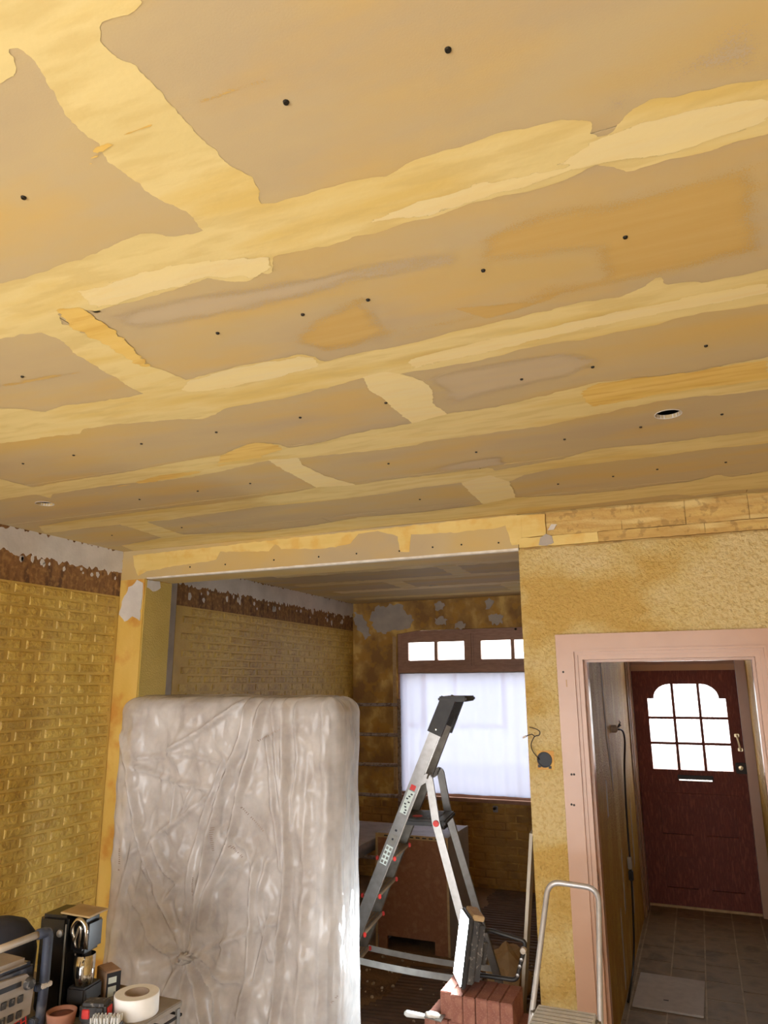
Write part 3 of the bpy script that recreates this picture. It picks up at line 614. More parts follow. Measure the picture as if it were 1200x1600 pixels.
for i in range(3):
    for k in range(3): bx('pane', 'glass_figured', dr, gx0+cw*i+(.012 if i else -.004), gx0+cw*(i+1)-(.012 if i < 2 else -.004), DY+.02, DY+.024, zr[k]+(.011 if k else -.004), zr[k+1]-(.011 if k < 2 else -.002))
bx('ledge', 'door_wood', dr, gx0+.03, gx1+.02, DY-.012, DY, .93, .95)
lb = bx('letterbox', 'iron', dr, -.25, .045, DY-.012, DY, 1.055, 1.105, .003); bx('flap', 'steel_bright', lb, -.24, .035, DY-.016, DY-.012, 1.058, 1.07)
bm = bmesh.new(); tube(bm, round_path([(.272,DY,1.455),(.272,DY-.045,1.455),(.289,DY-.045,1.335),(.289,DY,1.335)], .015), .009); hd = obj('pull_handle', bm, 'brass', dr, True)
for z, x in ((1.455,.272),(1.335,.289)): bx('rose', 'brass', hd, x-.02, x+.02, DY-.006, DY, z-.014, z+.014, .003)
lk = bx('rim_lock', 'iron', dr, .235, .335, DY-.035, DY, 1.135, 1.225, .006); bm = bmesh.new(); lathe(bm, [(0,.02),(.018,.018),(.02,0)], 14, Matrix.Translation((.275,DY-.035,1.185))@Matrix.Rotation(PI/2,4,'X')); obj('turn_knob', bm, 'brass', lk)
bx('keeper', 'iron', lk, .335, .37, DY-.045, DY-.0, 1.13, 1.23, .004)
bx('threshold', 'chip_edge', dr, DX0, DX1, DY-.01, DY+.05, 0.0, .02)
# door frame, fanlight
tf = struct(empty('trim_2'), 'brown painted front door frame with fanlight above', 'door frame')
bx('frame_post', 'casing_brown', tf, XH, DX0-.001, DY-.12, DY+.06, 0, 2.6); bx('frame_post', 'frame_pink', tf, DX1+.001, XHR, DY-.06, DY+.06, 0, 2.6)
bx('transom', 'frame_matt', tf, DX0, DX1, DY-.02, DY+.06, DH-.006, DH+.05); bx('transom_panel', 'window_wood', tf, DX0, DX1, DY-.01, DY+.05, DH+.05, DH+.145)
bx('head', 'frame_pink', tf, DX0, DX1, DY-.06, DY+.06, 2.5, 2.6)
for i in range(3): bx('fanlight_pane', 'glass', tf, DX0+.298*i+.01, DX0+.298*(i+1)-.01, DY+.01, DY+.014, DH+.145, 2.5)
for i in (1,2): bx('glazing_bar', 'window_wood', tf, DX0+.298*i-.011, DX0+.298*i+.011, DY-.01, DY+.03, DH+.145, 2.5)
bx('wall_casing', 'casing_brown', tf, XH, XH+.014, 6.98, DY-.12, 0, 2.6); bx('wall_casing', 'casing_brown', tf, XH, XH+.022, 7.04, 7.09, 0, 2.6); bx('wall_casing', 'frame_pink', tf, XH, XH+.018, DY-.17, DY-.12, 0, 2.6)
struct(bx('wall_lintel', 'stucco', None, XP+.1, XHR+.3, YB, YB+.28, 2.6, ZC+.1), 'wall above the front door', 'wall')
struct(bx('wall_porch_left', 'stucco', None, XP+.1, XH, YB, YB+.28, 0, 2.6), 'wall beside the front door', 'wall'); struct(bx('wall_porch_right', 'stucco', None, XHR, XHR+.3, YB, YB+.28, 0, 2.6), 'wall right of the front door', 'wall')

# ------------------------------------------------------------------ FLOORS
fl = struct(bx('floor', 'floor_dirt', None, XL-.1, XP, YF+.3, YB, -.1, 0), 'bare dirty brown floor of the rear room', 'floor')
struct(bx('floor_front', 'floor_front', None, XL-.1, XR+.1, YR-.2, YF+.3, -.1, 0), 'bare dusty floor of the front room', 'floor')
fh = struct(bx('floor_hall', 'grout', None, XP, XHR+.1, YF+.3, YB+.3, -.1, -.0025), 'hall floor of grey-brown rectangular tiles', 'floor')
cols = [-.785,-.57,-.355,-.14,.075,.29,.42]
for ci, (a, b) in enumerate(zip(cols, cols[1:])):
    a2 = max(a, XH)
    if b <= a2: continue
    y = YF+.3+[.0,.16,.05,.2,.1,.0][ci]-.3
    while y < YB:
        h = .30; y0 = max(y, YF+.3); y1 = min(y+h, YB)
        if y1-y0 > .03:
            bm = bmesh.new(); box(bm, a2+.004, min(b,XHR)-.004, y0+.004, y1-.004, -.012, random.uniform(-.001,.001), .002); obj('tile', bm, 'tile', fh)
        y += h
def ridges(x0, x1, y0, y1, pitch, sk, seed):
    bm = bmesh.new(); y = y0; k = 0
    while y < y1:
        a = x0+noise.noise(V(y*3,seed,0))*.12; b = x1+noise.noise(V(y*3,seed,5))*.12
        N = 8; prev = None
        for i in range(N+1):
            x = a+(b-a)*i/N; yy = y+sk*(x-x0)+.006*noise.noise(V(x*4,y*9,seed))
            ring = [bm.verts.new((x,yy-pitch*.36,0)), bm.verts.new((x,yy-pitch*.2,.012)), bm.verts.new((x,yy+pitch*.2,.012)), bm.verts.new((x,yy+pitch*.36,0))]
            if prev:
                for q in range(3): bm.faces.new((prev[q],prev[q+1],ring[q+1],ring[q]))
            prev = ring
        y += pitch
    stuff(obj('adhesive_ridges', bm, 'ridge', fl))
ridges(-1.95, -1.15, 5.9, 7.36, .062, .05, 1); ridges(-2.02, -1.5, 4.35, 5.25, .05, .12, 2); ridges(-1.45,-.9,4.7,5.9,.06,.03,3)
bm = bmesh.new()
for i in range(190):
    x, y = random.uniform(-2.4,-1.2), random.uniform(4.3,5.6); s = random.uniform(.002,.013)*(1 if random.random() > .1 else 1.6)
    if -2.42 < x < -1.8 and y > 5.48: continue
    k = len(bm.verts); bmesh.ops.create_icosphere(bm, subdivisions=1, radius=s, matrix=Matrix.Translation((x,y,s*.4)))
    bm.verts.ensure_lookup_table()
    for v in bm.verts[k:]: v.co += Vector((random.uniform(-.3,.3)*s, random.uniform(-.3,.3)*s, random.uniform(-.3,.1)*s))
stuff(obj('rubble', bm, 'rubble', fl))

# ------------------------------------------------------------------ outside
struct(bx('street', 'ext_ground', None, -14, 14, YB+.3, 24, -.3, -.12), 'pale street paving outside the front window', 'street')
hs = empty('terraced_house', 'pale terraced house across the street seen through the net curtain', 'house')
bx('facade', 'ext_white', hs, -14, -3.6, 19, 19.4, -.12, 4.0); bx('roof', 'ext_brick', hs, -14.2, -3.4, 18.8, 21, 4.0, 4.3)
for i in range(4):
    f_ = bx('window', 'window_wood', hs, -12.6+i*2.2, -11.2+i*2.2, 18.94, 19.0, .8, 2.3); bx('pane', 'steel_bright', f_, -12.5+i*2.2, -11.3+i*2.2, 18.92, 18.94, .9, 2.2)
gw = empty('garden_wall', 'low red brick garden wall outside the front door', 'garden wall')
bx('wall_body', 'ext_brick', gw, -2.6, 4, 12.0, 12.2, -.12, .85); bx('coping', 'ext_ground', gw, -2.65, 4.05, 11.97, 12.23, .85, .91)


# ================================================================== THINGS
# ------------------------------------------------------------------ furniture wrapped in plastic sheet
FX0, FX1, FYa, FYb, FZ = -2.775, -1.505, 3.03, 3.34, 1.865
cabw = empty('wrapped_cupboard', 'tall broad cupboard standing inside the knotted plastic dust sheet', 'cupboard')
bx('cupboard_body', 'inner_cab', cabw, FX0+.05, FX1-.06, FYa+.06, FYb-.03, .0, FZ-.03, .03)
bx('cupboard_door', 'inner_cab', cabw, FX0+.06, (FX0+FX1)/2-.004, FYa+.045, FYa+.06, .1, FZ-.08, .004); bx('cupboard_door', 'inner_cab', cabw, (FX0+FX1)/2+.004, FX1-.07, FYa+.045, FYa+.06, .1, FZ-.08, .004)
def fx(pl): return [Vector((W(p[0],p[1],Y=FYa-.02).x, W(p[0],p[1],Y=FYa-.02).z)) for p in pl]
folds = [  # ridges of the film, photo pixels on its front face: (polyline, height, half width)
 ([(388,1085),(380,1150),(345,1240),(325,1330),(315,1400),(298,1490)], .042, .035), ([(410,1085),(400,1140),(375,1240),(355,1330),(325,1390),(312,1450)], .034, .03),
 ([(445,1078),(445,1200),(448,1340),(440,1440),(424,1640)], .04, .028), ([(415,1155),(430,1280),(437,1360)], .02, .02), ([(422,1090),(432,1200),(446,1300)], .016, .018),
 ([(185,1150),(200,1200),(215,1290),(250,1400),(284,1490)], .034, .034), ([(375,1095),(330,1130),(300,1150),(262,1172)], .026, .02),
 ([(196,1192),(270,1222),(335,1235)], .018, .018), ([(274,1224),(268,1285),(240,1312)], .02, .018), ([(240,1312),(300,1262),(330,1240)], .018, .016), ([(240,1312),(260,1360),(282,1380),(250,1415)], .026, .022),
 ([(215,1185),(290,1178),(340,1192)], .012, .014), ([(240,1312),(225,1350),(262,1440),(283,1492)], .02, .02), ([(345,1195),(330,1240),(300,1330),(290,1430)], .02, .02),
 ([(287,1500),(310,1560),(330,1640)], .036, .03), ([(296,1496),(335,1545),(345,1640)], .03, .026), ([(282,1502),(284,1640)], .03, .026), ([(278,1500),(255,1560),(240,1640)], .024, .03),
 ([(300,1492),(350,1532),(398,1532),(420,1440)], .028, .024), ([(400,1350),(392,1430),(386,1540),(368,1640)], .034, .03), ([(415,1350),(400,1420),(420,1500)], .018, .02),
 ([(500,1085),(506,1250),(500,1400),(494,1640)], .018, .022), ([(478,1180),(474,1350),(470,1500),(462,1640)], .014, .03), ([(524,1082),(528,1300),(518,1640)], .022, .02),
 ([(205,1330),(185,1400),(170,1500)], .016, .03), ([(200,1390),(235,1470),(262,1500)], .018, .016), ([(350,1300),(385,1330),(400,1370)], .014, .02), ([(320,1400),(360,1360),(400,1340)], .012, .02),
 ([(460,1085),(462,1180),(455,1300)], .012, .014), ([(300,1230),(285,1265),(262,1300)], .014, .012), ([(305,1492),(380,1460),(440,1440)], .02, .02)]
folds = [(fx(p), h, w_) for p, h, w_ in folds]
knot = fx([(288,1497)])[0]
def segd(p, a, b):
    d = b-a; t = max(0, min(1, (p-a).dot(d)/d.length_squared)); return (p-a-d*t).length
def film_disp(x, z):
    p = Vector((x, z)); s = 0
    for pl, h, w_ in folds:
        m_ = min(segd(p, a, b) for a, b in zip(pl, pl[1:]))
        if m_ < w_: k = 1-m_/w_; s = max(s, h*1.25*k**1.15)
    r = (p-knot).length; th = math.atan2(p.y-knot.y, p.x-knot.x)
    s += .010*math.exp(-(r/.3)**2)*math.sin(th*11+3*noise.noise(V(x*4,z*4,1)))*min(1, r/.05)
    s -= .045*math.exp(-(r/.13)**2)
    q = noise.noise(V(x*5,z*3.2,2.2)); s += .010*q
    s += .016*(1-min(1,abs(noise.noise(V(x*6+z*2,z*4-x*2,7.7)))*3))+.008*(1-min(1,abs(noise.noise(V(x*11-z*3,z*7+x*3,4.7)))*3))
    s += .004*(1-abs(noise.noise(V(x*22,z*14,3.3)))*2)
    return s
def perim():
    out = []; r = .07; nx, ny, nc = 190, 34, 8
    x0, x1, y0, y1 = FX0, FX1, FYa, FYb
    for i in range(nx): out.append((x0+r+(x1-x0-2*r)*i/nx, y0, 0, -1))
    for i in range(nc): t = -PI/2+PI/2*i/nc; out.append((x1-r+r*math.cos(t), y0+r+r*math.sin(t), math.cos(t), math.sin(t)))
    for i in range(ny): out.append((x1, y0+r+(y1-y0-2*r)*i/ny, 1, 0))
    for i in range(nc): t = PI/2*i/nc; out.append((x1-r+r*math.cos(t), y1-r+r*math.sin(t), math.cos(t), math.sin(t)))
    for i in range(60): out.append((x1-r-(x1-x0-2*r)*i/60, y1, 0, 1))
    for i in range(nc): t = PI/2+PI/2*i/nc; out.append((x0+r+r*math.cos(t), y1-r+r*math.sin(t), math.cos(t), math.sin(t)))
    for i in range(ny): out.append((x0, y1-r-(y1-y0-2*r)*i/ny, -1, 0))
    for i in range(nc): t = PI+PI/2*i/nc; out.append((x0+r+r*math.cos(t), y0+r+r*math.sin(t), math.cos(t), math.sin(t)))
    return out
PR = perim(); bm = bmesh.new(); rings = []
NZ, NR = 165, 10; RT = .085
for j in range(NZ+NR+1):
    if j <= NZ: z = .015+(FZ-RT-.015)*j/NZ; ins = 0
    else: t = PI/2*(j-NZ)/NR; z = FZ-RT+RT*math.sin(t); ins = RT*(1-math.cos(t))
    low = max(0, 1-z/1.0)
    ring = []
    for x, y, nx, ny in PR:
        if ny <= -.4: d = film_disp(x, z); e_ = min(1, max(0, min(x-FX0, FX1-x)-.0)/.16); d = d*(.25+.75*e_)
        else: d = .006*noise.noise(V(x*6+y*6,z*1.5,5))+.007*(1-abs(noise.noise(V(y*16+x*9,z*3,9)))*2.2)
        flare = .03*low*low*(1.0+.6*noise.noise(V(x*3,y*3,0)))
        d = d*(1-.7*min(1, ins/RT))
        sag = -.012*abs(noise.noise(V(x*3,y*3,4)))*(ins/RT)
        skew = .02*max(0,(y-FYa)/(FYb-FYa))*(1 if x > -2 else 0)
        ring.append(bm.verts.new((x+nx*(d+flare-ins)-skew, y+ny*(d+flare-ins), z+sag)))
    rings.append(ring)
n_ = len(PR)
for A, B in zip(rings, rings[1:]):
    for k in range(n_): bm.faces.new((A[k],A[(k+1)%n_],B[(k+1)%n_],B[k]))
top = rings[-1]; cx, cy = (FX0+FX1)/2, (FYa+FYb)/2; prev = top
for s_ in (.75,.45,.15):
    ring = [bm.verts.new((v.co.x, cy+(v.co.y-cy)*s_, v.co.z+.008*noise.noise(V(v.co.x*5,v.co.y*5*s_,1))+.006*(1-s_))) for v in top]
    for k in range(n_): bm.faces.new((prev[k],prev[(k+1)%n_],ring[(k+1)%n_],ring[k]))
    prev = ring
bm.faces.new(prev)
sheet = tag(obj('plastic_dust_sheet', bm, 'film', None, True), 'crumpled translucent plastic sheet knotted around the tall cupboard', 'dust sheet')
bm = bmesh.new()
kp = W(288,1497,Y=FYa-.015)
for i in range(7):
    a = i*2*PI/7; tube(bm, [kp+V(-.03*math.cos(a),.01,-.02*math.sin(a)), kp+V(.006*math.sin(a),-.022,.012*math.cos(a)), kp+V(.05*math.cos(a*1.3),-.006,.026*math.sin(a*1.7))], [.010,.013,.004], 7)
obj('knot', bm, 'film', sheet, True)
def prints(px0, px1, n, h):
    bm = bmesh.new(); a, b = Vector(px0), Vector(px1); d = (b-a)/n; nr = Vector((-d.y, d.x)).normalized()
    for i in range(n):
        if random.random() < .2: continue
        c = a+d*(i+.5); hh = h*random.uniform(.5,1); wv = d*random.uniform(.15,.32)
        q = []
        for sx, sy in ((-1,-1),(1,-1),(1,1),(-1,1)):
            p2 = c+wv*sx+nr*sy*hh/2; u = W(p2.x,p2.y,Y=FYa-.02); q.append(bm.verts.new((u.x, FYa-film_disp(u.x,u.z)-.0025-.03*max(0,1-u.z)**2, u.z)))
        bm.faces.new(q)
    stuff(obj('print_mark', bm, 'print_ink', sheet))
for a, b, n in [((402,1158),(435,1140),9),((374,1258),(410,1300),10),((338,1290),(334,1330),8),((187,1325),(182,1362),7),((356,1316),(379,1343),8),((515,1572),(527,1556),5),((342,1222),(338,1268),9),((300,1400),(303,1370),7)]: prints(a, b, int(n*1.6), 3.6)

# ------------------------------------------------------------------ big step ladder
LAD = empty('step_ladder', 'tall aluminium step ladder with black top handle and red step caps', 'step ladder')
ya = .136; lu = V(math.cos(ya), math.sin(ya), 0); lv = V(-math.sin(ya), math.cos(ya), 0); LO = V(-2.145, 4.163, 0)
def LP(u, v, z): return LO+lu*u+lv*v+V(0,0,z)
LH, LUT = 1.80, .799*1.80/1.84
def frail(z, s): k = z/1.84; return LP(.799*k, s*(.222+(.161-.222)*k), z)
ax = (frail(1.84,-1)-frail(0,-1)).normalized(); nrm = lv.cross(ax)
rails = []
for s in (-1, 1):
    bm = bmesh.new(); bar(bm, frail(.025,s), frail(LH,s), .024, .062, nrm); rl = obj('front_rail', bm, 'alu' if s < 0 else 'alu_dull', LAD); rails.append(rl)  # far rail takes the duller metal, its shade put into the colour
    bm = bmesh.new(); bar(bm, frail(.0,s)+lu*.005, frail(.06,s), .034, .07, nrm); obj('foot', bm, 'black_plastic', LAD)
    e = frail(.1,s)
    bm = bmesh.new(); bar(bm, frail(.06,s)+nrm*.031-lv*s*.012, frail(LH-.05,s)+nrm*.031-lv*s*.012, .006, .006, nrm); obj('rail_lip', bm, 'steel_bright', rl)
# treads
zp = 1.175
for i in range(1, 6):
    z = zp*i/6; a, b = frail(z,-1), frail(z,1); m_ = (a+b)/2; hw = (b-a).length/2-.012
    bm = bmesh.new()
    R = Matrix.Translation(m_)@Matrix.Rotation(ya,4,'Z')
    box(bm, -.05, .045, -hw, hw, -.018, 0, .003, R); st = obj('step', bm, 'step_tan', LAD)
    for k in range(4):
        bm = bmesh.new(); box(bm, -.038+.022*k, -.03+.022*k, -hw+.01, hw-.01, 0, .0025, 0, R); obj('tread_rib', bm, 'alu_dull', st)
    for s in (-1, 1):
        for q in ((-.052, .048) if s < 0 else (.048,)):
            bm = bmesh.new(); box(bm, q-.008, q+.008, s*(hw+.004)-.008, s*(hw+.004)+.008, -.020, .004, .004, R); obj('red_cap', bm, 'red', st)
# platform
R = Matrix.Translation(LP(.799*zp/1.84, 0, zp))@Matrix.Rotation(ya,4,'Z')
bm = bmesh.new(); box(bm, -.03, .25, -.17, .17, -.03, 0, .008, R); pf = obj('platform', bm, 'black_plastic', LAD)
bm = bmesh.new(); box(bm, .02, .2, -.12, .12, 0, .003, .001, R); obj('platform_pad', bm, 'dusty_black', pf)
bm = bmesh.new(); lathe(bm, [(0,.005),(.028,.005),(.03,.002)], 16, R@Matrix.Translation((.07,-.06,0))); obj('red_mark', bm, 'red', pf)
# rear legs run up past the platform and bend over to the front rails
for s in (-1, 1):
    foot = LP(1.047, s*.244, 0); mid = LP(.799*.846, s*.177, 1.3); ftop = frail(1.385, s)+nrm*.02
    k = foot+(mid-foot)*.985
    pth = [foot+V(0,0,.02), foot+(mid-foot)*.5, foot+(mid-foot)*.9]+round_path([foot+(mid-foot)*.9, mid+(mid-foot)*.085+lu*.03, ftop], .16, 9)[1:]
    bm = bmesh.new()
    for a, b in zip(pth, pth[1:]): bar(bm, a, b+(b-a).normalized()*.004, .022, .042, nrm)
    lg = obj('rear_leg', bm, 'alu', LAD)
    bm = bmesh.new(); bar(bm, foot, foot+(mid-foot)*.04, .03, .052, nrm); obj('foot', bm, 'black_plastic', LAD)
    bm = bmesh.new(); c = foot+(mid-foot)*((zp-.01)/1.3); lathe(bm, [(0,.008),(.016,.007),(.018,0)], 16, Matrix.Translation(c+lv*s*.011)@(lv*s).to_track_quat('Z','Y').to_matrix().to_4x4()); obj('pivot', bm, 'red', lg)
# strap between the legs
for s, zf, zr_ in ((-1,.47,.42),(1,.38,.32)):
    a = frail(zf,s)+lv*(-.02 if s < 0 else .02); foot = LP(1.047,s*.244,0); mid = LP(.799*.846,s*.177,1.3); b = foot+(mid-foot)*(zr_/1.3)+lv*(-.014 if s < 0 else .014)
    bm = bmesh.new(); N = 10; pr = None
    for i in range(N+1):
        t = i/N; c = a.lerp(b,t)-V(0,0,.012*4*t*(1-t)); rr = [bm.verts.new(c+V(0,0,.016)), bm.verts.new(c-V(0,0,.016)), bm.verts.new(c-V(0,0,.016)+lv*.003), bm.verts.new(c+V(0,0,.016)+lv*.003)]
        if pr:
            for q in range(4): bm.faces.new((pr[q],pr[(q+1)%4],rr[(q+1)%4],rr[q]))
        pr = rr
    obj('strap', bm, 'strap', LAD)
    bm = bmesh.new(); lathe(bm, [(0,.008),(.010,.006),(.012,0)], 10, Matrix.Translation(a)@(lv*s).to_track_quat('Z','Y').to_matrix().to_4x4()); obj('rivet', bm, 'alu', LAD)
# black top handle
hd = bmesh.new()
for s in (-1, 1): bar(hd, frail(1.64,s)-lv*s*-.006, frail(1.835,s), .034, .085, nrm)
a_, b_ = frail(1.825,-1)-lv*.02, frail(1.825,1)+lv*.02
R = Matrix.Translation((a_+b_)/2)@Matrix.Rotation(ya,4,'Z'); L2 = (b_-a_).length/2
box(hd, -.055, .11, -L2, L2, -.008, .022, .008, R)
tp = obj('top_handle', hd, 'black_plastic', LAD)
for s in (-1,1):
    bm = bmesh.new(); lathe(bm, [(0,.006),(.006,.005),(.007,0)], 10, Matrix.Translation(frail(1.665,s)+lv*s*.024)@(lv*s).to_track_quat('Z','Y').to_matrix().to_4x4()); obj('rivet', bm, 'steel_bright', tp)
# stickers on the near rail
def sticker(z0, z1, m, wd=.040, nm='sticker', off=.0132, dn=0):
    bm = bmesh.new(); a, b = frail(z0,-1), frail(z1,-1); o_ = -lv*off; q = [bm.verts.new(p+o_+nrm*k) for p, k in ((a,-wd/2+dn),(a,wd/2+dn),(b,wd/2+dn),(b,-wd/2+dn))]; bm.faces.new(q); return obj(nm, bm, m, rails[0])
sticker(1.21,1.33,'label_white'); sticker(1.05,1.10,'alu_dull'); sticker(.945,1.04,'label_white'); sticker(1.335,1.362,'red', .03)
for i in range(8): sticker(1.215+.0138*i,1.222+.0138*i,'ink', .012, 'sticker_mark', .0136, random.choice((-.008,0,.008)))
for i in range(4):
    for dn in (-.010,.010): sticker(.95+.023*i,.964+.023*i,'alu_dull', .013, 'sticker_mark', .0136, dn)
sticker(1.116,1.126,'ink',.012,'sticker_mark',.0136); sticker(1.07,1.08,'ink',.01,'sticker_mark',.0136)

# ------------------------------------------------------------------ pile of bricks
BW, BT, BL = .057, .11, .21
bm = bmesh.new(); box(bm, -BW/2+.001, BW/2-.001, -BL/2, BL/2, 0, BT, .003); bme = bpy.data.meshes.new('brick'); bm.to_mesh(bme); bm.free(); bme.materials.append(M['paver'])
def paver(x, y, z, rz, label, group):
    o = bpy.data.objects.new('red_brick', bme); C.objects.link(o); o.location = (x,y,z); o.rotation_euler = (0,0,rz); tag(o, label, 'brick', group)
for i in range(6): paver(-1.225+BW*(i+.5), 3.62+random.uniform(-.004,.004)+(.02 if i == 0 else 0), .44, random.uniform(-.01,.01), 'red-brown brick set on edge in the top row beneath the work light', 'top row of the brick pile')
for k in range(4):
    for i in range(9): paver(-1.30+BW*(i+.5)+.002*(k%2), 3.625, BT*k, 0, 'red-brown brick in the wider lower rows of the brick pile', 'lower rows of the brick pile')

# ------------------------------------------------------------------ LED work light on the bricks
WLt = empty('work_light', 'switched-on LED work light with black ribbed housing on the brick pile', 'work light')
nt, nb = W(735,1440,Y=3.53), W(720,1560,Y=3.53); ft, fb_ = W(722,1423,Y=3.72), W(707,1527,Y=3.72)
nb.z = max(nb.z, .556); fb_.z = max(fb_.z, .556)
c0 = (nt+nb+ft+fb_)/4; e1 = ((ft+fb_)-(nt+nb)).normalized(); e2 = ((nt+ft)-(nb+fb_)); e2 = (e2-e1*e2.dot(e1)).normalized(); en = e2.cross(e1)
if en.x > 0: en = -en
hw_, hh_ = .098, .148
R = Matrix((( e1.x,e2.x,en.x,c0.x),(e1.y,e2.y,en.y,c0.y),(e1.z,e2.z,en.z,c0.z+.012),(0,0,0,1)))
bm = bmesh.new(); box(bm, -hw_, hw_, -hh_, hh_, -.022, 0, .006, R); hs_ = obj('bezel', bm, 'black_plastic', WLt)
bm = bmesh.new(); box(bm, -hw_+.010, hw_-.010, -hh_+.010, hh_-.010, 0, .003, 0, R); obj('led_panel', bm, 'led', WLt)
bm = bmesh.new(); box(bm, -hw_+.012, hw_-.012, -hh_+.02, hh_-.01, -.06, -.022, .006, R); hb = obj('housing', bm, 'dusty_black', WLt)
for i in range(9):
    x = -hw_+.022+i*.0185; bm = bmesh.new(); box(bm, x, x+.005, -hh_+.035, hh_-.03, -.085, -.06, 0, R); obj('cooling_fin', bm, 'dusty_black', hb)
bm = bmesh.new(); box(bm, -.05, .05, -.05, .05, -.115, -.06, .006, R); obj('driver_box', bm, 'dusty_black', hb)
bm = bmesh.new(); box(bm, -hw_+.012, hw_-.012, hh_-.012, hh_+.012, -.075, -.02, .004, R); obj('top_shroud', bm, 'chip_edge', hb)
fy = 3.735
fpts = [W(764,1453,Y=fy), W(822,1471,Y=fy), W(808,1549,Y=fy), W(752,1532,Y=fy)]
fpts[2].z = max(fpts[2].z,.567); fpts[3].z = max(fpts[3].z,.567)
bm = bmesh.new(); tube(bm, round_path([fpts[3]-V(.05,.02,0), fpts[3], fpts[2], fpts[1], fpts[0], fpts[0]-V(.04,.04,.0)], .025), .010, 10); obj('stand_frame', bm, 'black_plastic', WLt, True)
for t in (.2,.45,.62,.85):
    p = fpts[1].lerp(fpts[2],t); bm = bmesh.new(); lathe(bm, [(0,.006),(.008,.005),(.009,0)], 10, Matrix.Translation(p-V(0,.009,0))@Matrix.Rotation(PI/2,4,'X')); obj('frame_bolt', bm, 'alu', WLt)
bm = bmesh.new(); lathe(bm, [(0,.02),(.014,.018),(.016,0)], 8, Matrix.Translation(fpts[1].lerp(fpts[2],.2)-V(0,.012,0))@Matrix.Rotation(PI/2,4,'X')); obj('clamp_knob', bm, 'tube_grey', WLt)

# ------------------------------------------------------------------ putty knife, paper bag, plank
pk = empty('putty_knife', 'plaster-caked putty knife with white handle on the brick pile', 'putty knife', loc=(0,0,0))
h0, h1, h2 = W(632,1583,Z=.455), W(664,1588,Z=.455), W(690,1592,Z=.455)
bm = bmesh.new(); tube(bm, [h0, h0.lerp(h1,.12), h0.lerp(h1,.5), h1], [.007,.014,.013,.010], 10); obj('handle', bm, 'white_plastic', pk, True)
dh = (h2-h1).normalized(); sh_ = V(-dh.y,dh.x,0); bm = bmesh.new(); poly(bm, [[(0,-.014),(.03,-.022),(.085,-.036),(.085,.036),(.03,.022),(0,.014)]], lambda a, b: h1+dh*a+sh_*b, V(0,0,.004)); bl = obj('blade', bm, 'alu_dull', pk)
bm = bmesh.new(); bmesh.ops.create_icosphere(bm, subdivisions=3, radius=1)
for v in bm.verts:
    k = 1+.35*noise.noise(v.co*2.3); v.co = h1+dh*(.035+v.co.x*.034*k)+sh_*(v.co.y*.024*k)+V(0,0,.008+max(-.003,v.co.z*.016*k))
obj('plaster_lump', bm, 'plaster_white', bl, True)
bm = bmesh.new(); bmesh.ops.create_icosphere(bm, subdivisions=3, radius=1)
for v in bm.verts:
    c = v.co.copy(); k = 1+.28*noise.noise(c*1.6+V(3,1,0))+.30*(1-2.4*abs(noise.noise(c*2.6)))
    v.co = V(-1.268+c.x*.125*k, 4.95+c.y*.10*k, max(.0, .125+c.z*.165*k*(1.0 if c.z > 0 else .8)))
bag = tag(obj('paper_bag', bm, 'paper_bag'), 'crumpled brown paper bag on the floor behind the brick pile', 'paper bag')
bm = bmesh.new(); box(bm, -1.285, -1.215, 4.815, 4.83, .06, .11, .003); lbg = obj('printed_label', bm, 'navy', bag)
for i in range(3): bx('label_mark', 'label_white', lbg, -1.275+i*.018, -1.268+i*.018, 4.812, 4.815, .075, .098)
bm = bmesh.new(); a, b = V(-.985,3.98,0.0), V(-.832,3.87,1.20); bar(bm, a+V(0,0,.01), b, .09, .016, V(1,0,.13)); tag(obj('leaning_plank', bm, 'plank_white'), 'narrow pale plank leaning against the end of the partition wall', 'plank')

# ------------------------------------------------------------------ cabinet with hardboard back, table, scaffold frame
cb = empty('base_cabinet', 'white base cabinet turned around showing its brown hardboard back', 'cabinet', loc=(0,0,0))
cx0, cx1, cy0, cy1, cz = -2.41, -1.825, 5.52, 6.05, .80
bx('back_panel', 'hardboard', cb, cx0+.016, cx1-.016, cy0+.006, cy0+.01, .09, cz-.03)
bx('side_panel', 'cab_white', cb, cx0, cx0+.016, cy0+.003, cy1, 0, cz); bx('side_panel', 'cab_white', cb, cx1-.016, cx1, cy0+.003, cy1, 0, cz)
bx('edge_strip', 'chip_edge', cb, cx0-.0005, cx0+.0165, cy0, cy0+.003, 0, cz); bx('edge_strip', 'chip_edge', cb, cx1-.0165, cx1+.0005, cy0, cy0+.003, 0, cz)
rail_ = bx('top_rail', 'chip_edge', cb, cx0+.016, cx1-.016, cy0+.002, cy0+.018, cz-.03, cz-.001)
for i in range(9): bx('vent_slot', 'ink', rail_, cx0+.07+i*.052, cx0+.102+i*.052, cy0+.001, cy0+.002, cz-.02, cz-.011)
bx('bottom_panel', 'cab_white', cb, cx0+.016, cx1-.016, cy0+.02, cy1, .09, .106); bx('top_panel', 'table_grey', cb, cx0+.016, cx1-.016, cy0+.018, cy1, cz-.018, cz-.002)
bx('plinth', 'hardboard', cb, cx0+.02, cx0+.09, cy0+.01, cy0+.03, 0, .09); bx('plinth', 'hardboard', cb, cx1-.12, cx1-.02, cy0+.01, cy0+.03, 0, .09)
bm = bmesh.new(); N = 24; hp = [V(-1.86,5.72,.82).lerp(V(-1.90,5.62,.85), i/N)+V(0,.06*math.sin(i/N*3),.03*math.sin(i/N*3)) for i in range(N+1)]
tube(bm, hp, [.024 if i % 2 else .018 for i in range(N+1)], 12); tag(obj('corrugated_hose', bm, 'dusty_black'), 'short black corrugated hose on top of the base cabinet', 'hose')
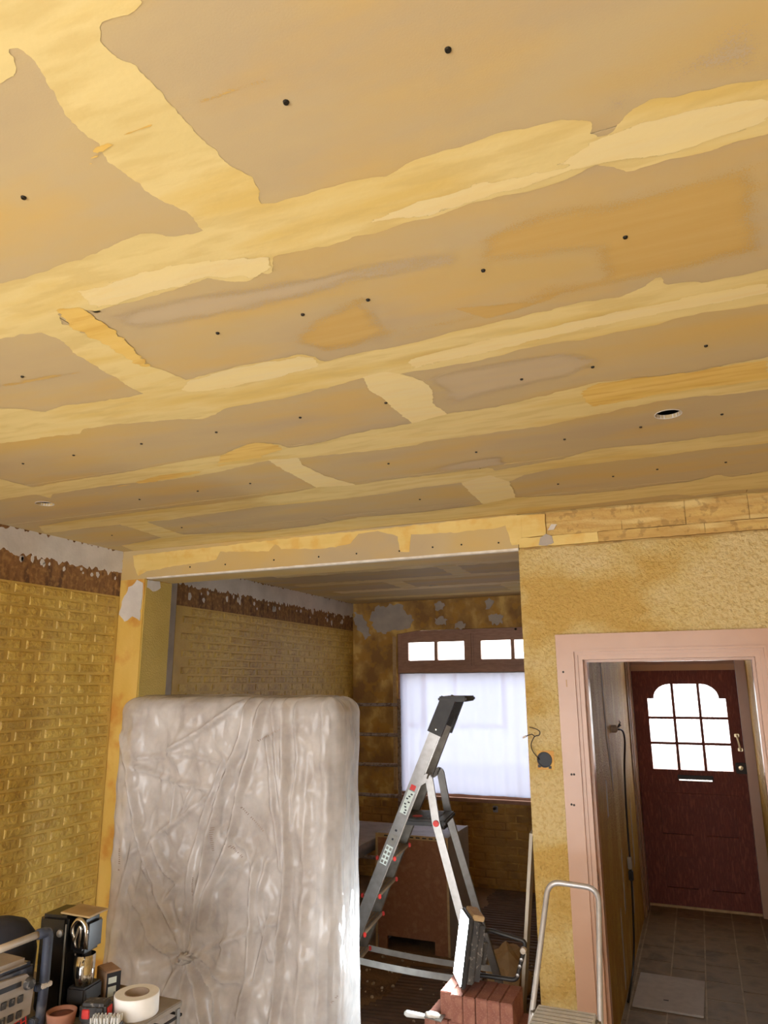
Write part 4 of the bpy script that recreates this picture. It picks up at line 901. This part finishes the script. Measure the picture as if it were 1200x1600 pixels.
tb = empty('work_table', 'grey laminate table standing behind the base cabinet beside the wrapped cupboard', 'table', loc=(0,0,0))
tz = .74
bx('table_top', 'table_grey', tb, -3.38, -2.45, 4.75, 6.25, tz-.045, tz, .004); bx('apron', 'cab_white', tb, -3.3, -2.52, 4.85, 6.15, tz-.12, tz-.045)
for x in (-3.3,-2.55):
    for y in (4.85,6.1): bx('leg', 'alu_dull', tb, x, x+.04, y, y+.04, 0, tz-.12)
sc_ = empty('scaffold_frame', 'rusty tubular scaffold frame standing by the left edge of the window', 'scaffold frame', loc=(0,0,0))
for x in (-3.40,-2.715):
    bm = bmesh.new(); tube(bm, [(x,6.8,0),(x,6.8,1.775)], .019, 12); obj('upright', bm, 'rust_tube', sc_, True)
for z in (.32,.60,.877,1.157,1.436,1.72):
    bm = bmesh.new(); tube(bm, [(-3.40,6.8,z),(-2.715,6.8,z)], .017, 10); obj('rung', bm, 'rust_tube', sc_, True)

# ------------------------------------------------------------------ step stool in front of the doorway
so = empty('step_stool', 'small aluminium step stool with hooped handrail in front of the doorway', 'step stool', loc=(0,0,0))
hoop = [V(-.80,2.90,0), V(-.727,3.22,.67), V(-.678,3.42,1.085), V(-.468,3.42,1.075), V(-.468,3.22,.67), V(-.43,2.90,0)]
bm = bmesh.new(); tube(bm, round_path(hoop, .055, 7), .0115, 12); obj('hoop_rail', bm, 'alu_light', so, True)
pl_ = bx('platform', 'alu_lit', so, -.712, -.484, 3.03, 3.25, .645, .67, .004)
for i in range(6): bx('tread_groove', 'alu_dull', pl_, -.705, -.49, 3.222-.032*i, 3.225-.032*i, .6695, .6715)
for x in (-.722,-.474):
    bm = bmesh.new(); tube(bm, [(x,3.2,.66),(x+(-.03 if x < -.6 else .03),3.55,.0)], .011, 10); obj('rear_leg', bm, 'alu', so, True)
for z in (.22,.44):
    t = z/.67; y = 2.90+.32*t; bx('step', 'alu', so, -.79+.073*t+.01, -.44-.038*t+.0, y-.09, y+.09, z-.022, z, .004)
bx('rung', 'alu_dull', so, -.74, -.455, 3.40, 3.42, .27, .29)

# ------------------------------------------------------------------ hall fittings, loose electrics
tag(bx('cover_board', 'cover_board', None, 0,.4,0,.56,0,.012,.002), 'pale grey board with small slot lying on the hall tiles', 'board')
cbd = bpy.data.objects['cover_board']; cbd.location = (-.555,5.16,.0015); cbd.rotation_euler = (0,0,-.02)
bm = bmesh.new(); box(bm, .17, .20, .14, .155, .0118, .0128); obj('slot', bm, 'ink', cbd)
bm = bmesh.new(); x = XH+.012
pts = [(x+.02,5.56,1.60),(x+.055,5.72,1.585),(x+.05,5.86,1.50),(x+.02,5.95,1.30),(x+.008,5.97,.95),(x+.008,5.97,.60),(x+.01,5.93,.45),(x+.012,5.80,.22),(x+.008,5.74,.12),(x+.008,5.62,.06),(x+.008,5.2,.012)]
ec = empty('hall_cable', 'loose black cable hanging down the glossy yellow hall wall', 'cable', loc=(0,0,0))
tube(bm, round_path(pts, .08, 5), .007, 8); obj('sheath', bm, 'cable', ec, True)
bm = bmesh.new(); lathe(bm, [(.012,0),(.026,0),(.026,.03),(.014,.04),(0,.04)], 12, Matrix.Translation((XH+.004,5.56,1.60))@Matrix.Rotation(PI/2,4,'Y')); obj('wall_plug', bm, 'tape_core', ec)
for dz, dy in ((.05,.06),(.015,.1),(.03,.02)):
    bm = bmesh.new(); tube(bm, [(XH+.035,5.57,1.60),(XH+.06,5.60+dy*.5,1.61+dz*.6),(XH+.05,5.6+dy,1.60+dz)], .003, 6); obj('wire_end', bm, 'cable', ec)
bx('connector', 'plaster_grey', ec, XH+.003, XH+.03, 5.94, 6.0, .60, .68, .004); bx('clamp', 'iron', ec, XH+.003, XH+.035, 5.945, 5.995, .52, .59, .006)
sb = empty('socket_box', 'black round socket box with loose wires in the stucco wall', 'socket box', loc=(0,0,0))
c = W(851,1187,Y=YF); Rb = Matrix.Translation((c.x,YF,c.z))@Matrix.Rotation(PI/2,4,'X')
bm = bmesh.new(); lathe(bm, [(0,.0045),(.030,.0045),(.031,.010),(.036,.010),(.038,.0)], 22, Rb); obj('cup', bm, 'ink', sb)
bx('mortar_patch', 'pier_yellow', sb, c.x-.036, c.x+.046, YF-.003, YF, c.z-.046, c.z+.042)
for a_, b_ in ((-.026,-.03),(.026,-.034)): bx('cup_lug', 'ink', sb, c.x+a_-.006, c.x+a_+.006, YF-.012, YF-.003, c.z+b_-.006, c.z+b_+.006)
bm = bmesh.new(); wp = [W(843,1187,Y=YF-.01), W(832,1174,Y=YF-.02), W(829,1163,Y=YF-.03), W(835,1150,Y=YF-.04), W(843,1149,Y=YF-.04), W(844,1143,Y=YF-.04), W(838,1139,Y=YF-.05), W(827,1136,Y=YF-.05)]
tube(bm, round_path(wp, .03, 5), .0024, 6); obj('wire', bm, 'cable', sb, True)
bm = bmesh.new(); wp = [W(835,1150,Y=YF-.04), W(831,1147,Y=YF-.05), W(825,1149,Y=YF-.06), W(819,1152,Y=YF-.06)]; tube(bm, wp, .0022, 6); w2 = obj('wire', bm, 'cable', sb, True)
bm = bmesh.new(); bar(bm, W(822,1150,Y=YF-.06), W(817,1153,Y=YF-.06), .010, .010); obj('terminal_block', bm, 'tube_grey', w2)

# ------------------------------------------------------------------ tool bench, lower left
TZ = .80
tbn = empty('tool_bench', 'dusty wire-sided bench crowded with tools beside the brick wall', 'bench', loc=(0,0,0))
TX0, TX1, TY0, TY1 = -2.95, -1.845, 1.45, 2.46
bx('bench_top', 'bench_top', tbn, TX0, TX1, TY0, TY1, TZ-.02, TZ, .003)
for z in (TZ-.05, TZ-.10, TZ-.145):
    bx('side_rail', 'iron', tbn, TX1-.006, TX1, TY0, TY1, z, z+.008); bx('side_rail', 'iron', tbn, TX0, TX1, TY1-.006, TY1, z, z+.008)
for i in range(7): y = TY0+.02+i*(TY1-TY0-.05)/6; bx('side_post', 'alu_dull', tbn, TX1-.008, TX1+.002, y, y+.016, TZ-.15, TZ-.02)
bx('inner_tray', 'bench_top', tbn, TX0+.03, TX1-.02, TY0+.03, TY1-.02, TZ-.15, TZ-.14)
for x in (TX0+.03, TX1-.07):
    for y in (TY0+.03, TY1-.07): bx('leg', 'alu_dull', tbn, x, x+.04, y, y+.04, 0, TZ-.15)
# tape roll
tc = W(212,1583,Z=TZ)
tr_ = empty('tape_roll', 'roll of white paper joint tape lying on the dusty bench', 'tape roll', loc=tc)
bm = bmesh.new(); lathe(bm, [(.042,0),(.075,0),(.077,.003),(.077,.062),(.075,.065),(.042,.065),(.042,0)], 40); obj('tape', bm, 'tape_white', tr_, True)
for f in tr_.children[0].data.polygons: f.use_smooth = abs(f.normal.z) < .5
bm = bmesh.new(); lathe(bm, [(.038,.001),(.042,.001),(.042,.066),(.038,.066),(.038,.001)], 32); obj('core', bm, 'tape_core', tr_, True)
# coffee machine
cm = empty('coffee_machine', 'dusty black coffee machine with chrome lever and gold lid flap', 'coffee machine', loc=W(97,1573,Z=TZ), rz=.12)
bx('body', 'black_gloss', cm, -.075,.045,-.07,.07,0,.315,.012); bx('front_edge', 'alu_dull', cm, .040,.046,-.072,-.069,.02,.29)
bx('base', 'black_gloss', cm, -.075,.12,-.062,.062,0,.03,.006); bx('brew_head', 'black_gloss', cm, .04,.115,-.05,.05,.19,.30,.014)
bx('cup_stand', 'black_plastic', cm, .05,.125,-.05,.05,.03,.085,.006)
lid = bx('lid_flap', 'lid_gold', cm, 0,0.125,-.055,.055,0,.006,.002); lid.location = (.0,0,.318); lid.rotation_euler = (0,.06,0)
bm = bmesh.new()
tube(bm, round_path([V(.075,-.055,.225),V(.058,-.06,.28),V(.085,-.06,.312),V(.118,-.06,.29),V(.122,-.06,.215)], .03, 6), .008, 10); obj('lever', bm, 'steel_bright', cm, True)
bm = bmesh.new(); tube(bm, round_path([V(.082,-.058,.215),V(.075,-.06,.235),V(.092,-.06,.285),V(.098,-.06,.28),V(.094,-.06,.215)], .02, 5), .005, 8); obj('lever_inner', bm, 'steel_bright', cm, True)
bm = bmesh.new(); lathe(bm, [(0,.008),(.012,.006),(.014,0)], 14, Matrix.Translation((.02,-.07,.26))@Matrix.Rotation(PI/2,4,'X')); obj('button', bm, 'alu_dull', cm)
bm = bmesh.new(); lathe(bm, [(.016,0),(.016,.03),(.01,.04)], 14, Matrix.Translation((.085,0,.155))); obj('spout', bm, 'black_plastic', cm)
mg = empty('steel_mug', 'shiny stainless steel mug under the coffee machine spout', 'mug', loc=cm.matrix_basis@V(.088,-.012,.085), rz=-.9)
bm = bmesh.new(); lathe(bm, [(0,.0),(.031,0),(.035,.006),(.037,.03),(.037,.098),(.0355,.098),(.0345,.03),(.03,.008),(0,.006)], 28); obj('cup', bm, 'steel_bright', mg, True)
bm = bmesh.new(); tube(bm, round_path([V(.034,0,.085),V(.065,0,.085),V(.065,0,.025),V(.034,0,.022)], .022, 5), .0042, 8); obj('handle', bm, 'steel_bright', mg, True)
# battery
bt = empty('tool_battery', 'grey tool battery pack with two red release buttons', 'battery', loc=W(150,1595,Z=TZ), rz=.3)
bx('case', 'dusty_black', bt, -.05,.045,-.035,.035,0,.062,.010); bx('release_button', 'red', bt, -.036,-.008,-.039,-.034,.018,.048,.004); bx('release_button', 'red', bt, .0445,.049,-.02,.015,.02,.05,.003); bx('case_rib', 'black_plastic', bt, .008,.014,-.0365,-.034,.01,.055)
# dusty oval tray and the carton on it
ty = empty('oval_tray', 'dusty dark oval metal tray on the bench behind the battery', 'tray', loc=W(172,1560,Z=TZ)); ty.scale = (.9,.72,1)
bm = bmesh.new(); lathe(bm, [(0,0),(.085,0),(.088,.004),(.092,.022),(.088,.022),(.084,.006),(0,.006)], 36); obj('rim', bm, 'dusty_metal', ty, True)
bo = empty('small_carton', 'small cardboard carton with dark end label on the oval tray', 'carton', loc=W(168,1556,Z=TZ+.007), rz=-.45)
bx('carton_body', 'card', bo, -.05,.045,-.028,.028,0,.095,.003); bx('end_label', 'ink', bo, .0452,.0462,-.026,.026,.004,.09); bx('label_field', 'label_white', bo, .0463,.0468,-.02,.01,.012,.045); bx('label_field', 'label_white', bo, .0463,.0468,-.02,.01,.055,.075)
wbz = empty('wire_cup_brush', 'grey wire cup brush lying beside the tape roll', 'brush', loc=W(178,1577,Z=TZ))
# clay pot
pt = empty('clay_pot', 'small clay pot of reddish filler in front of the coffee machine', 'pot', loc=W(94,1608,Z=TZ))
bm = bmesh.new(); lathe(bm, [(0,0),(.04,0),(.047,.045),(.049,.055),(.043,.055),(.041,.045),(.034,.008),(0,.008)], 28); obj('pot_wall', bm, 'clay', pt, True)
bm = bmesh.new(); lathe(bm, [(0,.05),(.02,.047),(.042,.043),(.040,.036),(0,.036)], 20); obj('filler', bm, 'clay_fill', pt, True)
bm = bmesh.new(); lathe(bm, [(0,0),(.028,0),(.03,.02),(.02,.035),(0,.04)], 18); obj('wire_cup', bm, 'dusty_metal', wbz, True)
bm = bmesh.new(); lathe(bm, [(.006,.04),(.006,.055),(0,.056)], 8); obj('shank', bm, 'alu_dull', wbz)
# scrubbing brush
br = empty('scrub_brush', 'scrubbing brush with upturned white bristles on the bench', 'brush', loc=W(163,1609,Z=TZ), rz=.4)
bx('brush_block', 'navy', br, -.05,.06,-.025,.025,0,.02,.006)
bm = bmesh.new()
for i in range(9):
    for j in range(4):
        x, y = -.04+.011*i, -.018+.012*j; tube(bm, [(x,y,.018),(x+random.uniform(-.003,.003),y+random.uniform(-.003,.003),.042)], .0032, 5)
stuff(obj('bristles', bm, 'white_plastic', br))
# site radio
rd = empty('site_radio', 'chunky navy and grey jobsite radio with tubular roll cage', 'radio', loc=W(60,1614,Z=TZ)-V(.081,.0795,0), rz=1.5)
bx('body', 'navy', rd, -.16,.062,-.06,.10,.03,.22,.012)
fp = bmesh.new(); poly(fp, [[(-.155,.045),(.045,.07),(.052,.16),(.02,.195),(-.155,.205)]], lambda x, z: V(x,-.062,z), V(0,-.012,0)); face = obj('control_face', fp, 'radio_grey', rd)
bx('top_cover', 'radio_grey', rd, -.16,.045,-.055,.08,.205,.235,.014)
bm = bmesh.new(); lathe(bm, [(0,.018),(.014,.018),(.017,.012),(.02,0)], 20, Matrix.Translation((.028,-.074,.165))@Matrix.Rotation(PI/2,4,'X')); obj('tuning_knob', bm, 'dusty_black', rd)
for i in range(3):
    for j in range(2): bx('push_button', 'dusty_black', face, -.07+.03*i, -.048+.03*i, -.078,-.074, .125-.045*j-.008, .14-.045*j, .002)
bx('display_slot', 'ink', face, -.08,.0,-.0755,-.074,.165,.18)
tx = bpy.data.curves.new('brand_text', 'FONT'); tx.body = 'BOSCH'; tx.size = .036; tx.extrude = .001; tx.align_x = 'RIGHT'
to = bpy.data.objects.new('tmp_text', tx); C.objects.link(to); bpy.context.view_layer.update()
tm = bpy.data.meshes.new_from_object(to.evaluated_get(bpy.context.evaluated_depsgraph_get())); bpy.data.objects.remove(to)
tm.materials.clear(); tm.materials.append(M['red']); bt_ = bpy.data.objects.new('brand_lettering', tm); C.objects.link(bt_); bt_.parent = rd; bt_.location = (.045,-.0645,.04); bt_.rotation_euler = (PI/2,-.12,0)
for y in (-.075,):
    bm = bmesh.new(); tube(bm, round_path([V(.085,y,0.0),V(.09,y,.14),V(.09,y,.305),V(.045,y,.305)], .045, 6), .0165, 10); obj('cage_post', bm, 'navy', rd, True)
    bm = bmesh.new(); tube(bm, [V(.05,y,.305),V(-.20,y,.298)], .012, 10); obj('cage_bar', bm, 'tube_grey', rd, True)
    bx('cage_joint', 'tube_grey', rd, .07,.11,y-.019,y+.019,.135,.15,.003)
for z in (.03,.13): bx('cage_link', 'navy', rd, .055,.09,-.085,-.055,z,z+.02,.003)
# black dome-topped bag behind the radio
bm = bmesh.new(); lathe(bm, [(0,.0),(.11,0),(.125,.06),(.128,.18),(.118,.235),(.09,.27),(.04,.288),(0,.29)], 32)
for v in bm.verts: v.co *= 1+.03*noise.noise(v.co*9)
bgk = tag(obj('black_cap', bm, 'cap_black', None, True), 'rounded black fabric cover standing behind the site radio', 'cover'); bgk.location = W(-12,1575,Z=TZ)
